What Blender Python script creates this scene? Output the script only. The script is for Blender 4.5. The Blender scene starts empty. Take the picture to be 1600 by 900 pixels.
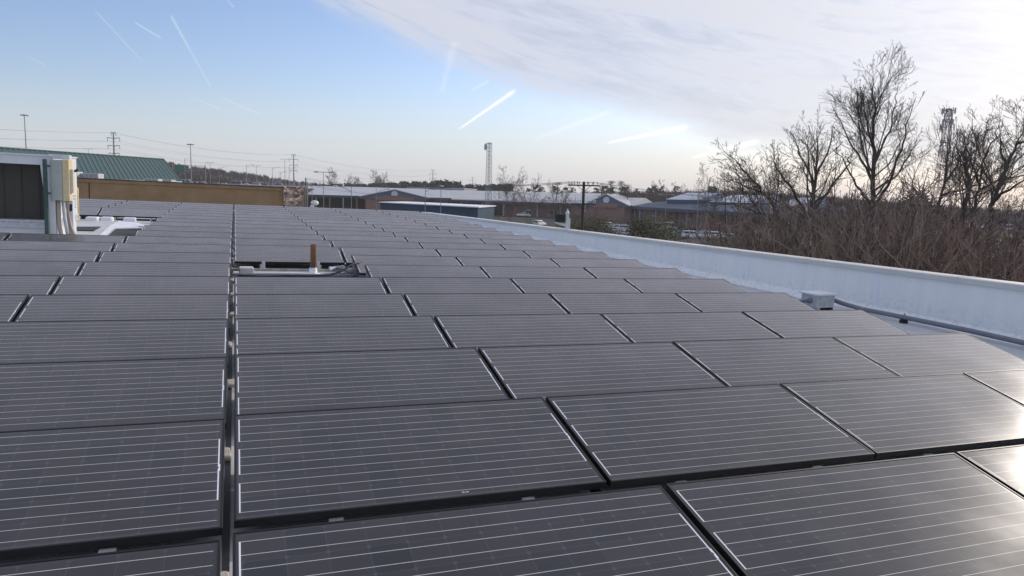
import bpy, math, random
from mathutils import Vector, Matrix, Quaternion
rnd = random.Random(7)
R = math.radians
scn = bpy.context.scene
COL = scn.collection

# ------------------------------------------------------------------ camera
F_PX, YAW, PITCH, ROLL = 1146.24, 0.36532, 0.13951, 0.05317
H0 = 6.6
UP_R = Vector((-0.02026648, 0.02384465, 0.99951023)).normalized()   # true up, seen from the sloping roof plane
Q = UP_R.rotation_difference(Vector((0, 0, 1))).to_matrix()          # roof frame -> world
def cam_axes():
    ca, sa = math.cos(YAW), math.sin(YAW); cb, sb = math.cos(PITCH), math.sin(PITCH); cc, sc = math.cos(ROLL), math.sin(ROLL)
    f = Vector((sa*cb, ca*cb, -sb)); r = Vector((ca, -sa, 0)); u = r.cross(f)
    return Q @ (r*cc + u*sc), Q @ (u*cc - r*sc), Q @ f
CR, CU, CF = cam_axes()
def rw(x, y, z):                       # roof-frame point to world
    return Q @ Vector((x, y, z)) + Vector((0, 0, H0))
CAM = rw(0, -1.96417, 1.62574)
cd = bpy.data.cameras.new('camera'); cam = bpy.data.objects.new('camera', cd); COL.objects.link(cam)
cd.sensor_width = 36; cd.lens = F_PX/1600*36; cd.clip_start = 0.05; cd.clip_end = 400000
mw = Matrix((CR, CU, -CF)).transposed().to_4x4(); mw.translation = CAM; cam.matrix_world = mw
scn.camera = cam
scn.render.resolution_x, scn.render.resolution_y = 1024, 576

# ------------------------------------------------------------------ world sky and sun
SUN_R = Vector((0.862, 0.372, 0.350)).normalized()
SUN = (Q @ SUN_R).normalized()
SUN_EL = math.asin(SUN.z); SUN_AZ = math.atan2(SUN.x, SUN.y)        # azimuth from +y clockwise
SKY_STRENGTH = 0.115
world = bpy.data.worlds.new('World'); scn.world = world; world.use_nodes = True
def dirpx(px, py): return (CF + (px-800)/F_PX*CR + (450-py)/F_PX*CU).normalized()
TRAILS = [((714,204),(808,139),1.2,3.0,.95), ((946,224),(1078,197),1.3,3.6,1.3), ((1079,247),(1190,219),1.3,4,1.3), ((331,139),(298,80),.7,1.0,.22), ((301,86),(266,22),1.0,1.8,.22),
          ((227,101),(145,12),.7,1.1,.15), ((209,34),(254,61),.9,1.0,.26), ((296,151),(348,172),.8,1.1,.14), ((340,150),(411,181),.7,1.2,.15), ((688,150),(712,60),3,7,.15), ((832,219),(962,171),2.2,4,.22), ((1010,245),(1060,232),1.2,2,.14), ((45,89),(74,104),.9,1.3,.12), ((355,0),(366,12),.8,1,.2), ((735,142),(765,126),1.6,2,.25)]
def build_world():
    nt = world.node_tree; N = nt.nodes; L = nt.links; N.clear()
    def math_(op, a, b=None, c=None, clamp=False):
        n = N.new('ShaderNodeMath'); n.operation = op; n.use_clamp = clamp
        for i, v in enumerate((a, b, c)):
            if v is None: continue
            if isinstance(v, (int, float)): n.inputs[i].default_value = v
            else: L.new(v, n.inputs[i])
        return n.outputs[0]
    out = N.new('ShaderNodeOutputWorld'); bg = N.new('ShaderNodeBackground'); bg.inputs['Strength'].default_value = SKY_STRENGTH
    sky = N.new('ShaderNodeTexSky'); sky.sky_type = 'NISHITA'; sky.sun_disc = False
    sky.sun_elevation = SUN_EL; sky.sun_rotation = SUN_AZ; sky.air_density = 1.1; sky.dust_density = 0.5; sky.ozone_density = 1.5
    tc = N.new('ShaderNodeTexCoord'); sep = N.new('ShaderNodeSeparateXYZ'); L.new(tc.outputs['Generated'], sep.inputs[0])
    x, y, z = sep.outputs
    az = math_('MULTIPLY', math_('ARCTAN2', x, y), 180/math.pi)
    el = math_('MULTIPLY', math_('ARCSINE', z), 180/math.pi)
    # threshold elevation of the cloud edge against azimuth
    azn = math_('DIVIDE', math_('ADD', az, 60), 180, clamp=True)
    ramp = N.new('ShaderNodeFloatCurve'); L.new(azn, ramp.inputs['Value'])
    cv = ramp.mapping.curves[0]
    pts = [(-60, 33), (-20, 25), (-5, 20.5), (2, 16.6), (6, 13.6), (12, 11.2), (20, 8.4), (30, 5.9), (40, 3.8), (50, 2.2), (60, 1.0), (120, 1)]  # first points: unseen high cloud, added to soften the panel reflections
    cv.points[0].location = ((pts[0][0]+60)/180, pts[0][1]/90); cv.points[1].location = (1, pts[-1][1]/90)
    for a, e in pts[1:-1]: cv.points.new((a+60)/180, e/90)
    for p_ in cv.points: p_.handle_type = 'AUTO_CLAMPED'
    ramp.mapping.update()
    edge = math_('MULTIPLY', ramp.outputs[0], 90)
    t = math_('SUBTRACT', el, edge)
    def noise(sx, sy, off, detail=5, rough=.55, dist=0.0):
        c = N.new('ShaderNodeCombineXYZ'); L.new(math_('MULTIPLY', az, sx), c.inputs[0]); L.new(math_('MULTIPLY', t, sy), c.inputs[1]); c.inputs[2].default_value = off
        n = N.new('ShaderNodeTexNoise'); n.inputs['Scale'].default_value = 1; n.inputs['Detail'].default_value = detail; n.inputs['Roughness'].default_value = rough
        n.inputs['Distortion'].default_value = dist; L.new(c.outputs[0], n.inputs['Vector']); return n.outputs['Fac']
    n1 = noise(.055, .28, 3.1, 7, .6, .4); n2 = noise(.20, 1.1, 8.7, 9, .68, .8); n3 = noise(.03, .12, 1.3, 3, .5)
    tt = math_('ADD', t, math_('MULTIPLY', math_('SUBTRACT', n1, .5), 5.0))
    tt = math_('ADD', tt, math_('MULTIPLY', math_('SUBTRACT', n2, .5), 1.6))
    mr = N.new('ShaderNodeMapRange'); mr.interpolation_type = 'SMOOTHSTEP'; L.new(tt, mr.inputs['Value'])
    mr.inputs['From Min'].default_value = -.9; mr.inputs['From Max'].default_value = 1.6
    cover = mr.outputs[0]
    # second, thinner wisps under the sheet
    mr2 = N.new('ShaderNodeMapRange'); mr2.interpolation_type = 'SMOOTHSTEP'; L.new(n1, mr2.inputs['Value'])
    mr2.inputs['From Min'].default_value = .52; mr2.inputs['From Max'].default_value = .8; mr2.inputs['To Max'].default_value = .35
    near = N.new('ShaderNodeMapRange'); near.interpolation_type = 'SMOOTHSTEP'; L.new(t, near.inputs['Value'])
    near.inputs['From Min'].default_value = -6; near.inputs['From Max'].default_value = 0
    cover = math_('MAXIMUM', cover, math_('MULTIPLY', mr2.outputs[0], near.outputs[0]))
    dens = math_('ADD', .70, math_('MULTIPLY', math_('SUBTRACT', n1, .5), 1.1))
    dens = math_('ADD', dens, math_('MULTIPLY', math_('SUBTRACT', n2, .5), .55), clamp=True)
    cover = math_('MULTIPLY', cover, math_('ADD', .45, math_('MULTIPLY', dens, .55)))
    # brightness: grows toward the sun
    dot = N.new('ShaderNodeVectorMath'); dot.operation = 'DOT_PRODUCT'; L.new(tc.outputs['Generated'], dot.inputs[0]); dot.inputs[1].default_value = SUN
    cs = math_('MAXIMUM', dot.outputs['Value'], 0)
    glow = math_('POWER', cs, 7); glow2 = math_('POWER', cs, 40)
    br = math_('ADD', math_('ADD', .685, math_('MULTIPLY', glow, .12)), math_('MULTIPLY', glow2, .45))
    shade = math_('ADD', .90, math_('MULTIPLY', math_('SUBTRACT', math_('ADD', math_('MULTIPLY', n1, 1.5), math_('MULTIPLY', n2, 1.3)), 1.15), .70))
    shade = math_('MINIMUM', math_('MAXIMUM', shade, .85), 1.08)
    br = math_('DIVIDE', math_('MULTIPLY', br, shade), SKY_STRENGTH)
    cc = N.new('ShaderNodeMix'); cc.data_type = 'RGBA'; L.new(math_('MULTIPLY', glow, 1, clamp=True), cc.inputs['Factor'])
    cc.inputs['A'].default_value = (.87, .89, 1.0, 1); cc.inputs['B'].default_value = (1.0, .96, .93, 1)
    sc = N.new('ShaderNodeVectorMath'); sc.operation = 'SCALE'; L.new(cc.outputs['Result'], sc.inputs[0]); L.new(br, sc.inputs['Scale'])
    # aircraft trails: thin great-circle streaks (from, to: image columns/rows of the photo turned into directions)
    ca = None
    for (x0, y0), (x1, y1), w0, w1, amt in TRAILS:
        a = dirpx(x0, y0); b_ = dirpx(x1, y1); nn = a.cross(b_).normalized(); tt_ = (b_-a).normalized(); c_ = (a+b_)/2; hl = (b_-a).length/2
        dn = N.new('ShaderNodeVectorMath'); dn.operation = 'DOT_PRODUCT'; L.new(tc.outputs['Generated'], dn.inputs[0]); dn.inputs[1].default_value = nn
        dt = N.new('ShaderNodeVectorMath'); dt.operation = 'DOT_PRODUCT'; L.new(tc.outputs['Generated'], dt.inputs[0]); dt.inputs[1].default_value = tt_
        dc = N.new('ShaderNodeVectorMath'); dc.operation = 'DOT_PRODUCT'; L.new(tc.outputs['Generated'], dc.inputs[0]); dc.inputs[1].default_value = c_.normalized()
        u = math_('DIVIDE', math_('SUBTRACT', dt.outputs['Value'], c_.dot(tt_)), hl)           # -1 .. 1 along the trail
        wd = math_('ADD', (w0+w1)/2/F_PX, math_('MULTIPLY', u, (w1-w0)/2/F_PX))
        wob = math_('MULTIPLY', math_('SUBTRACT', n2, .5), 1.2/F_PX)
        q = math_('DIVIDE', math_('ADD', dn.outputs['Value'], wob), math_('MAXIMUM', wd, .3/F_PX))
        prof = math_('EXPONENT', math_('MULTIPLY', math_('MULTIPLY', q, q), -1))
        end = math_('MULTIPLY', math_('SUBTRACT', 1, math_('ABSOLUTE', u)), 5, clamp=True)
        k_ = math_('MULTIPLY', math_('MULTIPLY', math_('MULTIPLY', prof, end), math_('GREATER_THAN', dc.outputs['Value'], .5)), math_('MULTIPLY', math_('ADD', .45, n2), amt), clamp=True)
        ca = k_ if ca is None else math_('MAXIMUM', ca, k_)
    # pale air near the horizon
    hz = N.new('ShaderNodeMapRange'); hz.interpolation_type = 'SMOOTHERSTEP'; L.new(el, hz.inputs['Value'])
    hz.inputs['From Min'].default_value = 9.5; hz.inputs['From Max'].default_value = -1; hz.inputs['To Max'].default_value = .8
    hcol = N.new('ShaderNodeMix'); hcol.data_type = 'RGBA'; L.new(glow, hcol.inputs['Factor'])
    s_ = 1/SKY_STRENGTH
    hcol.inputs['A'].default_value = (.60*s_, .64*s_, .73*s_, 1); hcol.inputs['B'].default_value = (.82*s_, .765*s_, .72*s_, 1)
    m0 = N.new('ShaderNodeMix'); m0.data_type = 'RGBA'; L.new(hz.outputs[0], m0.inputs['Factor']); tn = N.new('ShaderNodeVectorMath'); tn.operation = 'MULTIPLY'; L.new(sky.outputs[0], tn.inputs[0]); tn.inputs[1].default_value = (1.10, 1.10, 1.36); L.new(tn.outputs[0], m0.inputs['A']); L.new(hcol.outputs['Result'], m0.inputs['B'])
    mx = N.new('ShaderNodeMix'); mx.data_type = 'RGBA'; L.new(cover, mx.inputs['Factor']); L.new(m0.outputs['Result'], mx.inputs['A']); L.new(sc.outputs[0], mx.inputs['B'])
    mt_ = N.new('ShaderNodeMix'); mt_.data_type = 'RGBA'; L.new(ca, mt_.inputs['Factor']); L.new(mx.outputs['Result'], mt_.inputs['A']); mt_.inputs['B'].default_value = (1.08*s_, 1.05*s_, 1.03*s_, 1)
    L.new(mt_.outputs['Result'], bg.inputs['Color']); L.new(bg.outputs[0], out.inputs['Surface'])
build_world()
sd = bpy.data.lights.new('sun', 'SUN'); sd.energy = 2.6; sd.angle = R(0.6); sd.color = (1.0, .90, .79)
so = bpy.data.objects.new('sun', sd); COL.objects.link(so); so.rotation_euler = (-SUN).to_track_quat('-Z', 'Y').to_euler()
scn.view_settings.view_transform = 'Standard'; scn.view_settings.look = 'None'
scn.view_settings.exposure = 0.10; scn.view_settings.gamma = 1

# ------------------------------------------------------------------ helpers
def ray(px, py): return (CF + (px-800)/F_PX*CR + (450-py)/F_PX*CU)
def at(px, py, D): return CAM + ray(px, py)*D                     # world point at depth D
def hzy(px): return 295.5 + .0255*(px-365)
def wxy(px, D, z=0.0):                                            # world point above the ground at image column px
    p = at(px, hzy(px), D); return Vector((p.x, p.y, z))
def zat(px, py, D): return at(px, py, D).z
def gnd(px, py, z=0.0):
    d = ray(px, py); t = (z-CAM.z)/d.z; return CAM + d*t
QT = Q.transposed()
def roofhit(px, py, axis, val):                                   # roof-frame point where the pixel ray meets a roof-frame plane
    d = QT @ ray(px, py); c = Vector((0, -1.96417, 1.62574)); t = (val-c[axis])/d[axis]; return c + d*t

MATS = {}
def mat(name, col, rough=.7, metal=0.0, var=.12, scale=3.0, bump=0.0, bscale=40.0, spec=.5, col2=None, gen='Object', stretch=None):
    if name in MATS: return MATS[name]
    m = bpy.data.materials.new(name); m.use_nodes = True; nt = m.node_tree; b = nt.nodes['Principled BSDF']
    b.inputs['Roughness'].default_value = rough; b.inputs['Metallic'].default_value = metal; b.inputs['Specular IOR Level'].default_value = spec
    tc = nt.nodes.new('ShaderNodeTexCoord'); src = tc.outputs[gen]
    if stretch:
        mp = nt.nodes.new('ShaderNodeMapping'); mp.inputs['Scale'].default_value = stretch; nt.links.new(src, mp.inputs[0]); src = mp.outputs[0]
    n = nt.nodes.new('ShaderNodeTexNoise'); n.inputs['Scale'].default_value = scale; n.inputs['Detail'].default_value = 6; n.inputs['Roughness'].default_value = .65
    nt.links.new(src, n.inputs['Vector'])
    rp = nt.nodes.new('ShaderNodeValToRGB'); nt.links.new(n.outputs['Fac'], rp.inputs[0])
    c2 = col2 or tuple(min(1, c*(1+var)) for c in col); c1 = tuple(c*(1-var) for c in col) if not col2 else col
    rp.color_ramp.elements[0].position = .3; rp.color_ramp.elements[0].color = (*c1, 1); rp.color_ramp.elements[1].position = .7; rp.color_ramp.elements[1].color = (*c2, 1)
    nt.links.new(rp.outputs[0], b.inputs['Base Color'])
    if bump:
        n2 = nt.nodes.new('ShaderNodeTexNoise'); n2.inputs['Scale'].default_value = bscale; n2.inputs['Detail'].default_value = 4; nt.links.new(src, n2.inputs['Vector'])
        bp = nt.nodes.new('ShaderNodeBump'); bp.inputs['Strength'].default_value = bump; bp.inputs['Distance'].default_value = .02
        nt.links.new(n2.outputs['Fac'], bp.inputs['Height']); nt.links.new(bp.outputs[0], b.inputs['Normal'])
    MATS[name] = m; return m

class MB:
    def __init__(s): s.v = []; s.f = []
    def add(s, vs, fs):
        o = len(s.v); s.v += [tuple(v) for v in vs]; s.f += [tuple(i+o for i in f) for f in fs]
    def box(s, x0, x1, y0, y1, z0, z1, M=None):
        vs = [Vector(c) for c in ((x0,y0,z0),(x1,y0,z0),(x1,y1,z0),(x0,y1,z0),(x0,y0,z1),(x1,y0,z1),(x1,y1,z1),(x0,y1,z1))]
        if M: vs = [M @ v for v in vs]
        s.add(vs, [(0,3,2,1),(4,5,6,7),(0,1,5,4),(1,2,6,5),(2,3,7,6),(3,0,4,7)]); return s
    def cbox(s, x0, x1, y0, y1, z0, z1, c=.01, M=None):              # chamfered vertical and top edges
        rings = []
        for z, i in ((z0, 0), (z1-c, 0), (z1, c)):
            a0, a1, b0, b1 = x0+i, x1-i, y0+i, y1-i
            rings.append([(a0+c,b0,z),(a1-c,b0,z),(a1,b0+c,z),(a1,b1-c,z),(a1-c,b1,z),(a0+c,b1,z),(a0,b1-c,z),(a0,b0+c,z)])
        vs = [Vector(p) for r_ in rings for p in r_]
        if M: vs = [M @ v for v in vs]
        fs = [(7,6,5,4,3,2,1,0), tuple(range(16, 24))]
        for k in (0, 8):
            for i in range(8): fs.append((k+i, k+(i+1)%8, k+8+(i+1)%8, k+8+i))
        s.add(vs, fs); return s
    def tube(s, pts, rad, n=8, cap=True):
        pts = [Vector(p) for p in pts]
        if not isinstance(rad, (list, tuple)): rad = [rad]*len(pts)
        vs = []; prev = None
        for i, p in enumerate(pts):
            d = (pts[min(i+1, len(pts)-1)] - pts[max(i-1, 0)])
            if d.length < 1e-9: d = Vector((0, 0, 1))
            d.normalize()
            if prev is None:
                a = Vector((0, 0, 1)) if abs(d.z) < .9 else Vector((1, 0, 0)); u = d.cross(a).normalized()
            else:
                u = prev - d*prev.dot(d)
                u = u.normalized() if u.length > 1e-6 else d.orthogonal().normalized()
            prev = u; w = d.cross(u)
            for k in range(n):
                t = 2*math.pi*k/n; vs.append(p + (u*math.cos(t) + w*math.sin(t))*rad[i])
        fs = []
        for i in range(len(pts)-1):
            for k in range(n): fs.append((i*n+k, i*n+(k+1)%n, (i+1)*n+(k+1)%n, (i+1)*n+k))
        if cap and n > 2: fs.append(tuple(reversed(range(n)))); fs.append(tuple(range((len(pts)-1)*n, len(pts)*n)))
        s.add(vs, fs); return s
    def lathe(s, prof, n=16, c=(0,0,0), M=None):
        vs = []
        for r_, z in prof:
            for k in range(n):
                t = 2*math.pi*k/n; v = Vector((c[0]+r_*math.cos(t), c[1]+r_*math.sin(t), c[2]+z)); vs.append(M @ v if M else v)
        fs = [(i*n+k, i*n+(k+1)%n, (i+1)*n+(k+1)%n, (i+1)*n+k) for i in range(len(prof)-1) for k in range(n)]
        fs.append(tuple(reversed(range(n)))); fs.append(tuple(range((len(prof)-1)*n, len(prof)*n)))
        s.add(vs, fs); return s
    def prism(s, poly, a, b, f):                                    # poly in 2D, extruded from a to b, f(u,v,w)->3D
        n = len(poly); vs = [f(u, v, a) for u, v in poly] + [f(u, v, b) for u, v in poly]
        fs = [tuple(range(n)), tuple(reversed(range(n, 2*n)))] + [(i, n+i, n+(i+1)%n, (i+1)%n) for i in range(n)]
        s.add(vs, fs); return s
    def ball(s, c, r_, n=8, m=6, sc=(1,1,1)):
        vs = []; fs = []
        for i in range(m+1):
            t = math.pi*i/m
            for k in range(n):
                q = 2*math.pi*k/n; vs.append((c[0]+r_*sc[0]*math.sin(t)*math.cos(q), c[1]+r_*sc[1]*math.sin(t)*math.sin(q), c[2]+r_*sc[2]*math.cos(t)))
        for i in range(m):
            for k in range(n): fs.append((i*n+k, (i+1)*n+k, (i+1)*n+(k+1)%n, i*n+(k+1)%n))
        s.add(vs, fs); return s
    def mesh(s, name, m, smooth=False):
        me = bpy.data.meshes.new(name); me.from_pydata(s.v, [], s.f)
        for mm in (m if isinstance(m, (list, tuple)) else [m]): me.materials.append(mm)
        if smooth: me.polygons.foreach_set('use_smooth', [True]*len(me.polygons))
        me.validate(); me.update()
        return me
    def build(s, name, m, parent=None, smooth=False, M=None):
        o = bpy.data.objects.new(name, s.mesh(name, m, smooth)); COL.objects.link(o)
        if parent: o.parent = parent
        if M is not None: o.matrix_world = M
        return o
def fixn(o):
    import bmesh
    bm = bmesh.new(); bm.from_mesh(o.data); bmesh.ops.recalc_face_normals(bm, faces=bm.faces); bm.to_mesh(o.data); bm.free(); return o
def tag(o, label=None, cat=None, group=None, kind=None):
    if label: o['label'] = label
    if cat: o['category'] = cat
    if group: o['group'] = group
    if kind: o['kind'] = kind
    return o
def thing(name, label, cat, M=None, group=None):
    o = bpy.data.objects.new(name, None); o.empty_display_size = .2; COL.objects.link(o)
    if M is not None: o.matrix_world = M
    return tag(o, label, cat, group)
def TW(p, rz=0.0, s=1.0): return Matrix.Translation(Vector(p)) @ Matrix.Rotation(rz, 4, 'Z') @ Matrix.Scale(s, 4)
def TR(x, y, z, rz=0.0):                                            # placed in the roof frame
    m = Q.to_4x4(); m.translation = rw(x, y, z); return m @ Matrix.Rotation(rz, 4, 'Z')
def child(name, ch, m, parent, smooth=False): return ch.build(name, m, parent, smooth)
def dup(root, M, label, group=None):
    r = root.copy(); COL.objects.link(r); r.matrix_world = M; r['label'] = label
    if group: r['group'] = group
    for c in root.children:
        k = c.copy(); COL.objects.link(k); k.parent = r
        for g in c.children:
            h = g.copy(); COL.objects.link(h); h.parent = k
    return r

# ------------------------------------------------------------------ materials
M_tpo = mat('roof_membrane', (.52, .53, .55), .55, var=.16, scale=1.3, bump=.15, bscale=6)
M_white = mat('white_membrane', (.80, .82, .86), .5, var=.05, scale=1.2, bump=.2, bscale=3)
def membrane_material():
    m = bpy.data.materials.new('parapet_membrane'); m.use_nodes = True; nt = m.node_tree; N = nt.nodes; L = nt.links; b = N['Principled BSDF']; b.inputs['Roughness'].default_value = .5
    tc = N.new('ShaderNodeTexCoord'); mp = N.new('ShaderNodeMapping'); mp.inputs['Scale'].default_value = (2.4, 2.4, .35); L.new(tc.outputs['Object'], mp.inputs[0])
    a = N.new('ShaderNodeTexNoise'); a.inputs['Scale'].default_value = 2.2; a.inputs['Detail'].default_value = 8; a.inputs['Roughness'].default_value = .7; L.new(mp.outputs[0], a.inputs['Vector'])
    r1 = N.new('ShaderNodeValToRGB'); L.new(a.outputs['Fac'], r1.inputs[0]); e = r1.color_ramp.elements; e[0].position = .28; e[0].color = (.80, .795, .78, 1); e[1].position = .60; e[1].color = (.87, .865, .85, 1)
    g = N.new('ShaderNodeTexNoise'); g.inputs['Scale'].default_value = 16; g.inputs['Detail'].default_value = 6; g.inputs['Roughness'].default_value = .75; L.new(tc.outputs['Object'], g.inputs['Vector'])
    sp = N.new('ShaderNodeSeparateXYZ'); L.new(tc.outputs['Object'], sp.inputs[0])
    h = N.new('ShaderNodeMapRange'); h.inputs['From Min'].default_value = .42; h.inputs['From Max'].default_value = .02; L.new(sp.outputs[2], h.inputs['Value'])
    q = N.new('ShaderNodeMath'); q.operation = 'SUBTRACT'; q.use_clamp = True; L.new(g.outputs['Fac'], q.inputs[0]); q.inputs[1].default_value = .5
    k = N.new('ShaderNodeMath'); k.operation = 'MULTIPLY'; L.new(q.outputs[0], k.inputs[0]); L.new(h.outputs[0], k.inputs[1])
    k2 = N.new('ShaderNodeMath'); k2.operation = 'MULTIPLY'; k2.use_clamp = True; L.new(k.outputs[0], k2.inputs[0]); k2.inputs[1].default_value = 3.2
    mx = N.new('ShaderNodeMix'); mx.data_type = 'RGBA'; L.new(k2.outputs[0], mx.inputs['Factor']); L.new(r1.outputs[0], mx.inputs['A']); mx.inputs['B'].default_value = (.30, .28, .25, 1); L.new(mx.outputs['Result'], b.inputs['Base Color'])
    w = N.new('ShaderNodeTexNoise'); w.inputs['Scale'].default_value = 1.8; w.inputs['Detail'].default_value = 3; L.new(mp.outputs[0], w.inputs['Vector'])
    bp = N.new('ShaderNodeBump'); bp.inputs['Strength'].default_value = .5; bp.inputs['Distance'].default_value = .03; L.new(w.outputs['Fac'], bp.inputs['Height']); L.new(bp.outputs[0], b.inputs['Normal']); return m
M_mem = membrane_material()
M_cope = mat('coping_metal', (.60, .60, .57), .35, var=.05, scale=2)
M_frame = mat('black_frame', (.007, .007, .009), .5, spec=.3, metal=.0, var=.2, scale=8)
M_black = mat('black_sheet', (.010, .010, .010), .6, var=.3, scale=5)
M_galv = mat('galvanised', (.50, .51, .53), .45, metal=.25, var=.2, scale=9)
M_grey = mat('grey_paint', (.36, .37, .39), .5, var=.1)
M_conc = mat('concrete_block', (.36, .33, .29), .9, var=.3, scale=12, bump=.4, bscale=60)
M_rust = mat('rusty_iron', (.13, .058, .032), .9, scale=14, col2=(.27, .135, .072), bump=.4, bscale=70)
M_acw = mat('unit_paint', (.66, .68, .70), .45, var=.07, scale=2.5)
M_cream = mat('cream_enclosure', (.62, .58, .44), .5, var=.08, scale=5)
M_rustcream = mat('rusting_cream', (.60, .45, .22), .65, scale=7, col2=(.70, .62, .42))
M_green_post = mat('green_strut', (.035, .075, .065), .5, var=.3, scale=10)
M_yellow = mat('gas_pipe_yellow', (.72, .54, .22), .5, var=.12, scale=10)
M_pipe = mat('conduit_grey', (.17, .18, .21), .5, var=.12, scale=9)
M_bark = mat('bark', (.045, .036, .031), .9, scale=6, col2=(.10, .082, .07), bump=.5, bscale=30)
M_twig = mat('twig', (.075, .054, .046), .9, scale=2, col2=(.14, .10, .083))
M_twigred = mat('red_twig', (.17, .105, .085), .9, scale=1.2, col2=(.30, .19, .155))
M_twigbrown = mat('brown_twig', (.13, .098, .078), .9, scale=1.2, col2=(.24, .185, .145))
M_far = mat('far_branches', (.050, .037, .031), .95, scale=.04, col2=(.085, .062, .050))
M_pine = mat('pine_needles', (.016, .026, .013), .95, scale=.6, col2=(.036, .050, .024))
M_olive = mat('olive_leaves', (.045, .048, .018), .8, scale=1.5, col2=(.105, .095, .04))
M_asph = mat('asphalt', (.05, .05, .052), .95, spec=.08, var=.25, scale=.3, bump=.2, bscale=8, gen='Object')
M_steel = mat('galvanised_pole', (.27, .28, .30), .5, metal=.2, var=.1)
M_wood = mat('pole_wood', (.055, .042, .032), .9, var=.3, scale=4)
M_blue = mat('blue_metal', (.055, .088, .135), .85, var=.12, scale=.5, spec=.1)
M_blued = mat('dark_blue_metal', (.035, .055, .095), .55, var=.12, scale=.5)
M_roofpale = mat('pale_metal_roof', (.47, .48, .51), .5, var=.08, scale=.15)
M_brick = None
M_glassd = mat('dark_glass', (.02, .024, .03), .12, var=.2)
M_tyre = mat('tyre', (.02, .02, .02), .9)
M_rim = mat('rim', (.4, .4, .42), .35, metal=.6)
M_carw = mat('white_car_paint', (.74, .75, .77), .25, var=.03)
M_card = mat('dark_car_paint', (.03, .035, .05), .25, var=.1)
M_carg = mat('silver_car_paint', (.35, .36, .38), .3, metal=.3, var=.05)
M_carr = mat('red_car_paint', (.30, .035, .03), .3, var=.1)
M_bus = mat('bus_yellow', (.65, .40, .03), .4, var=.05)
M_shade = mat('painted_shade', (.012, .012, .013), .9, var=.3)  # near black, for the shade painted under the walkway roofs

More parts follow.
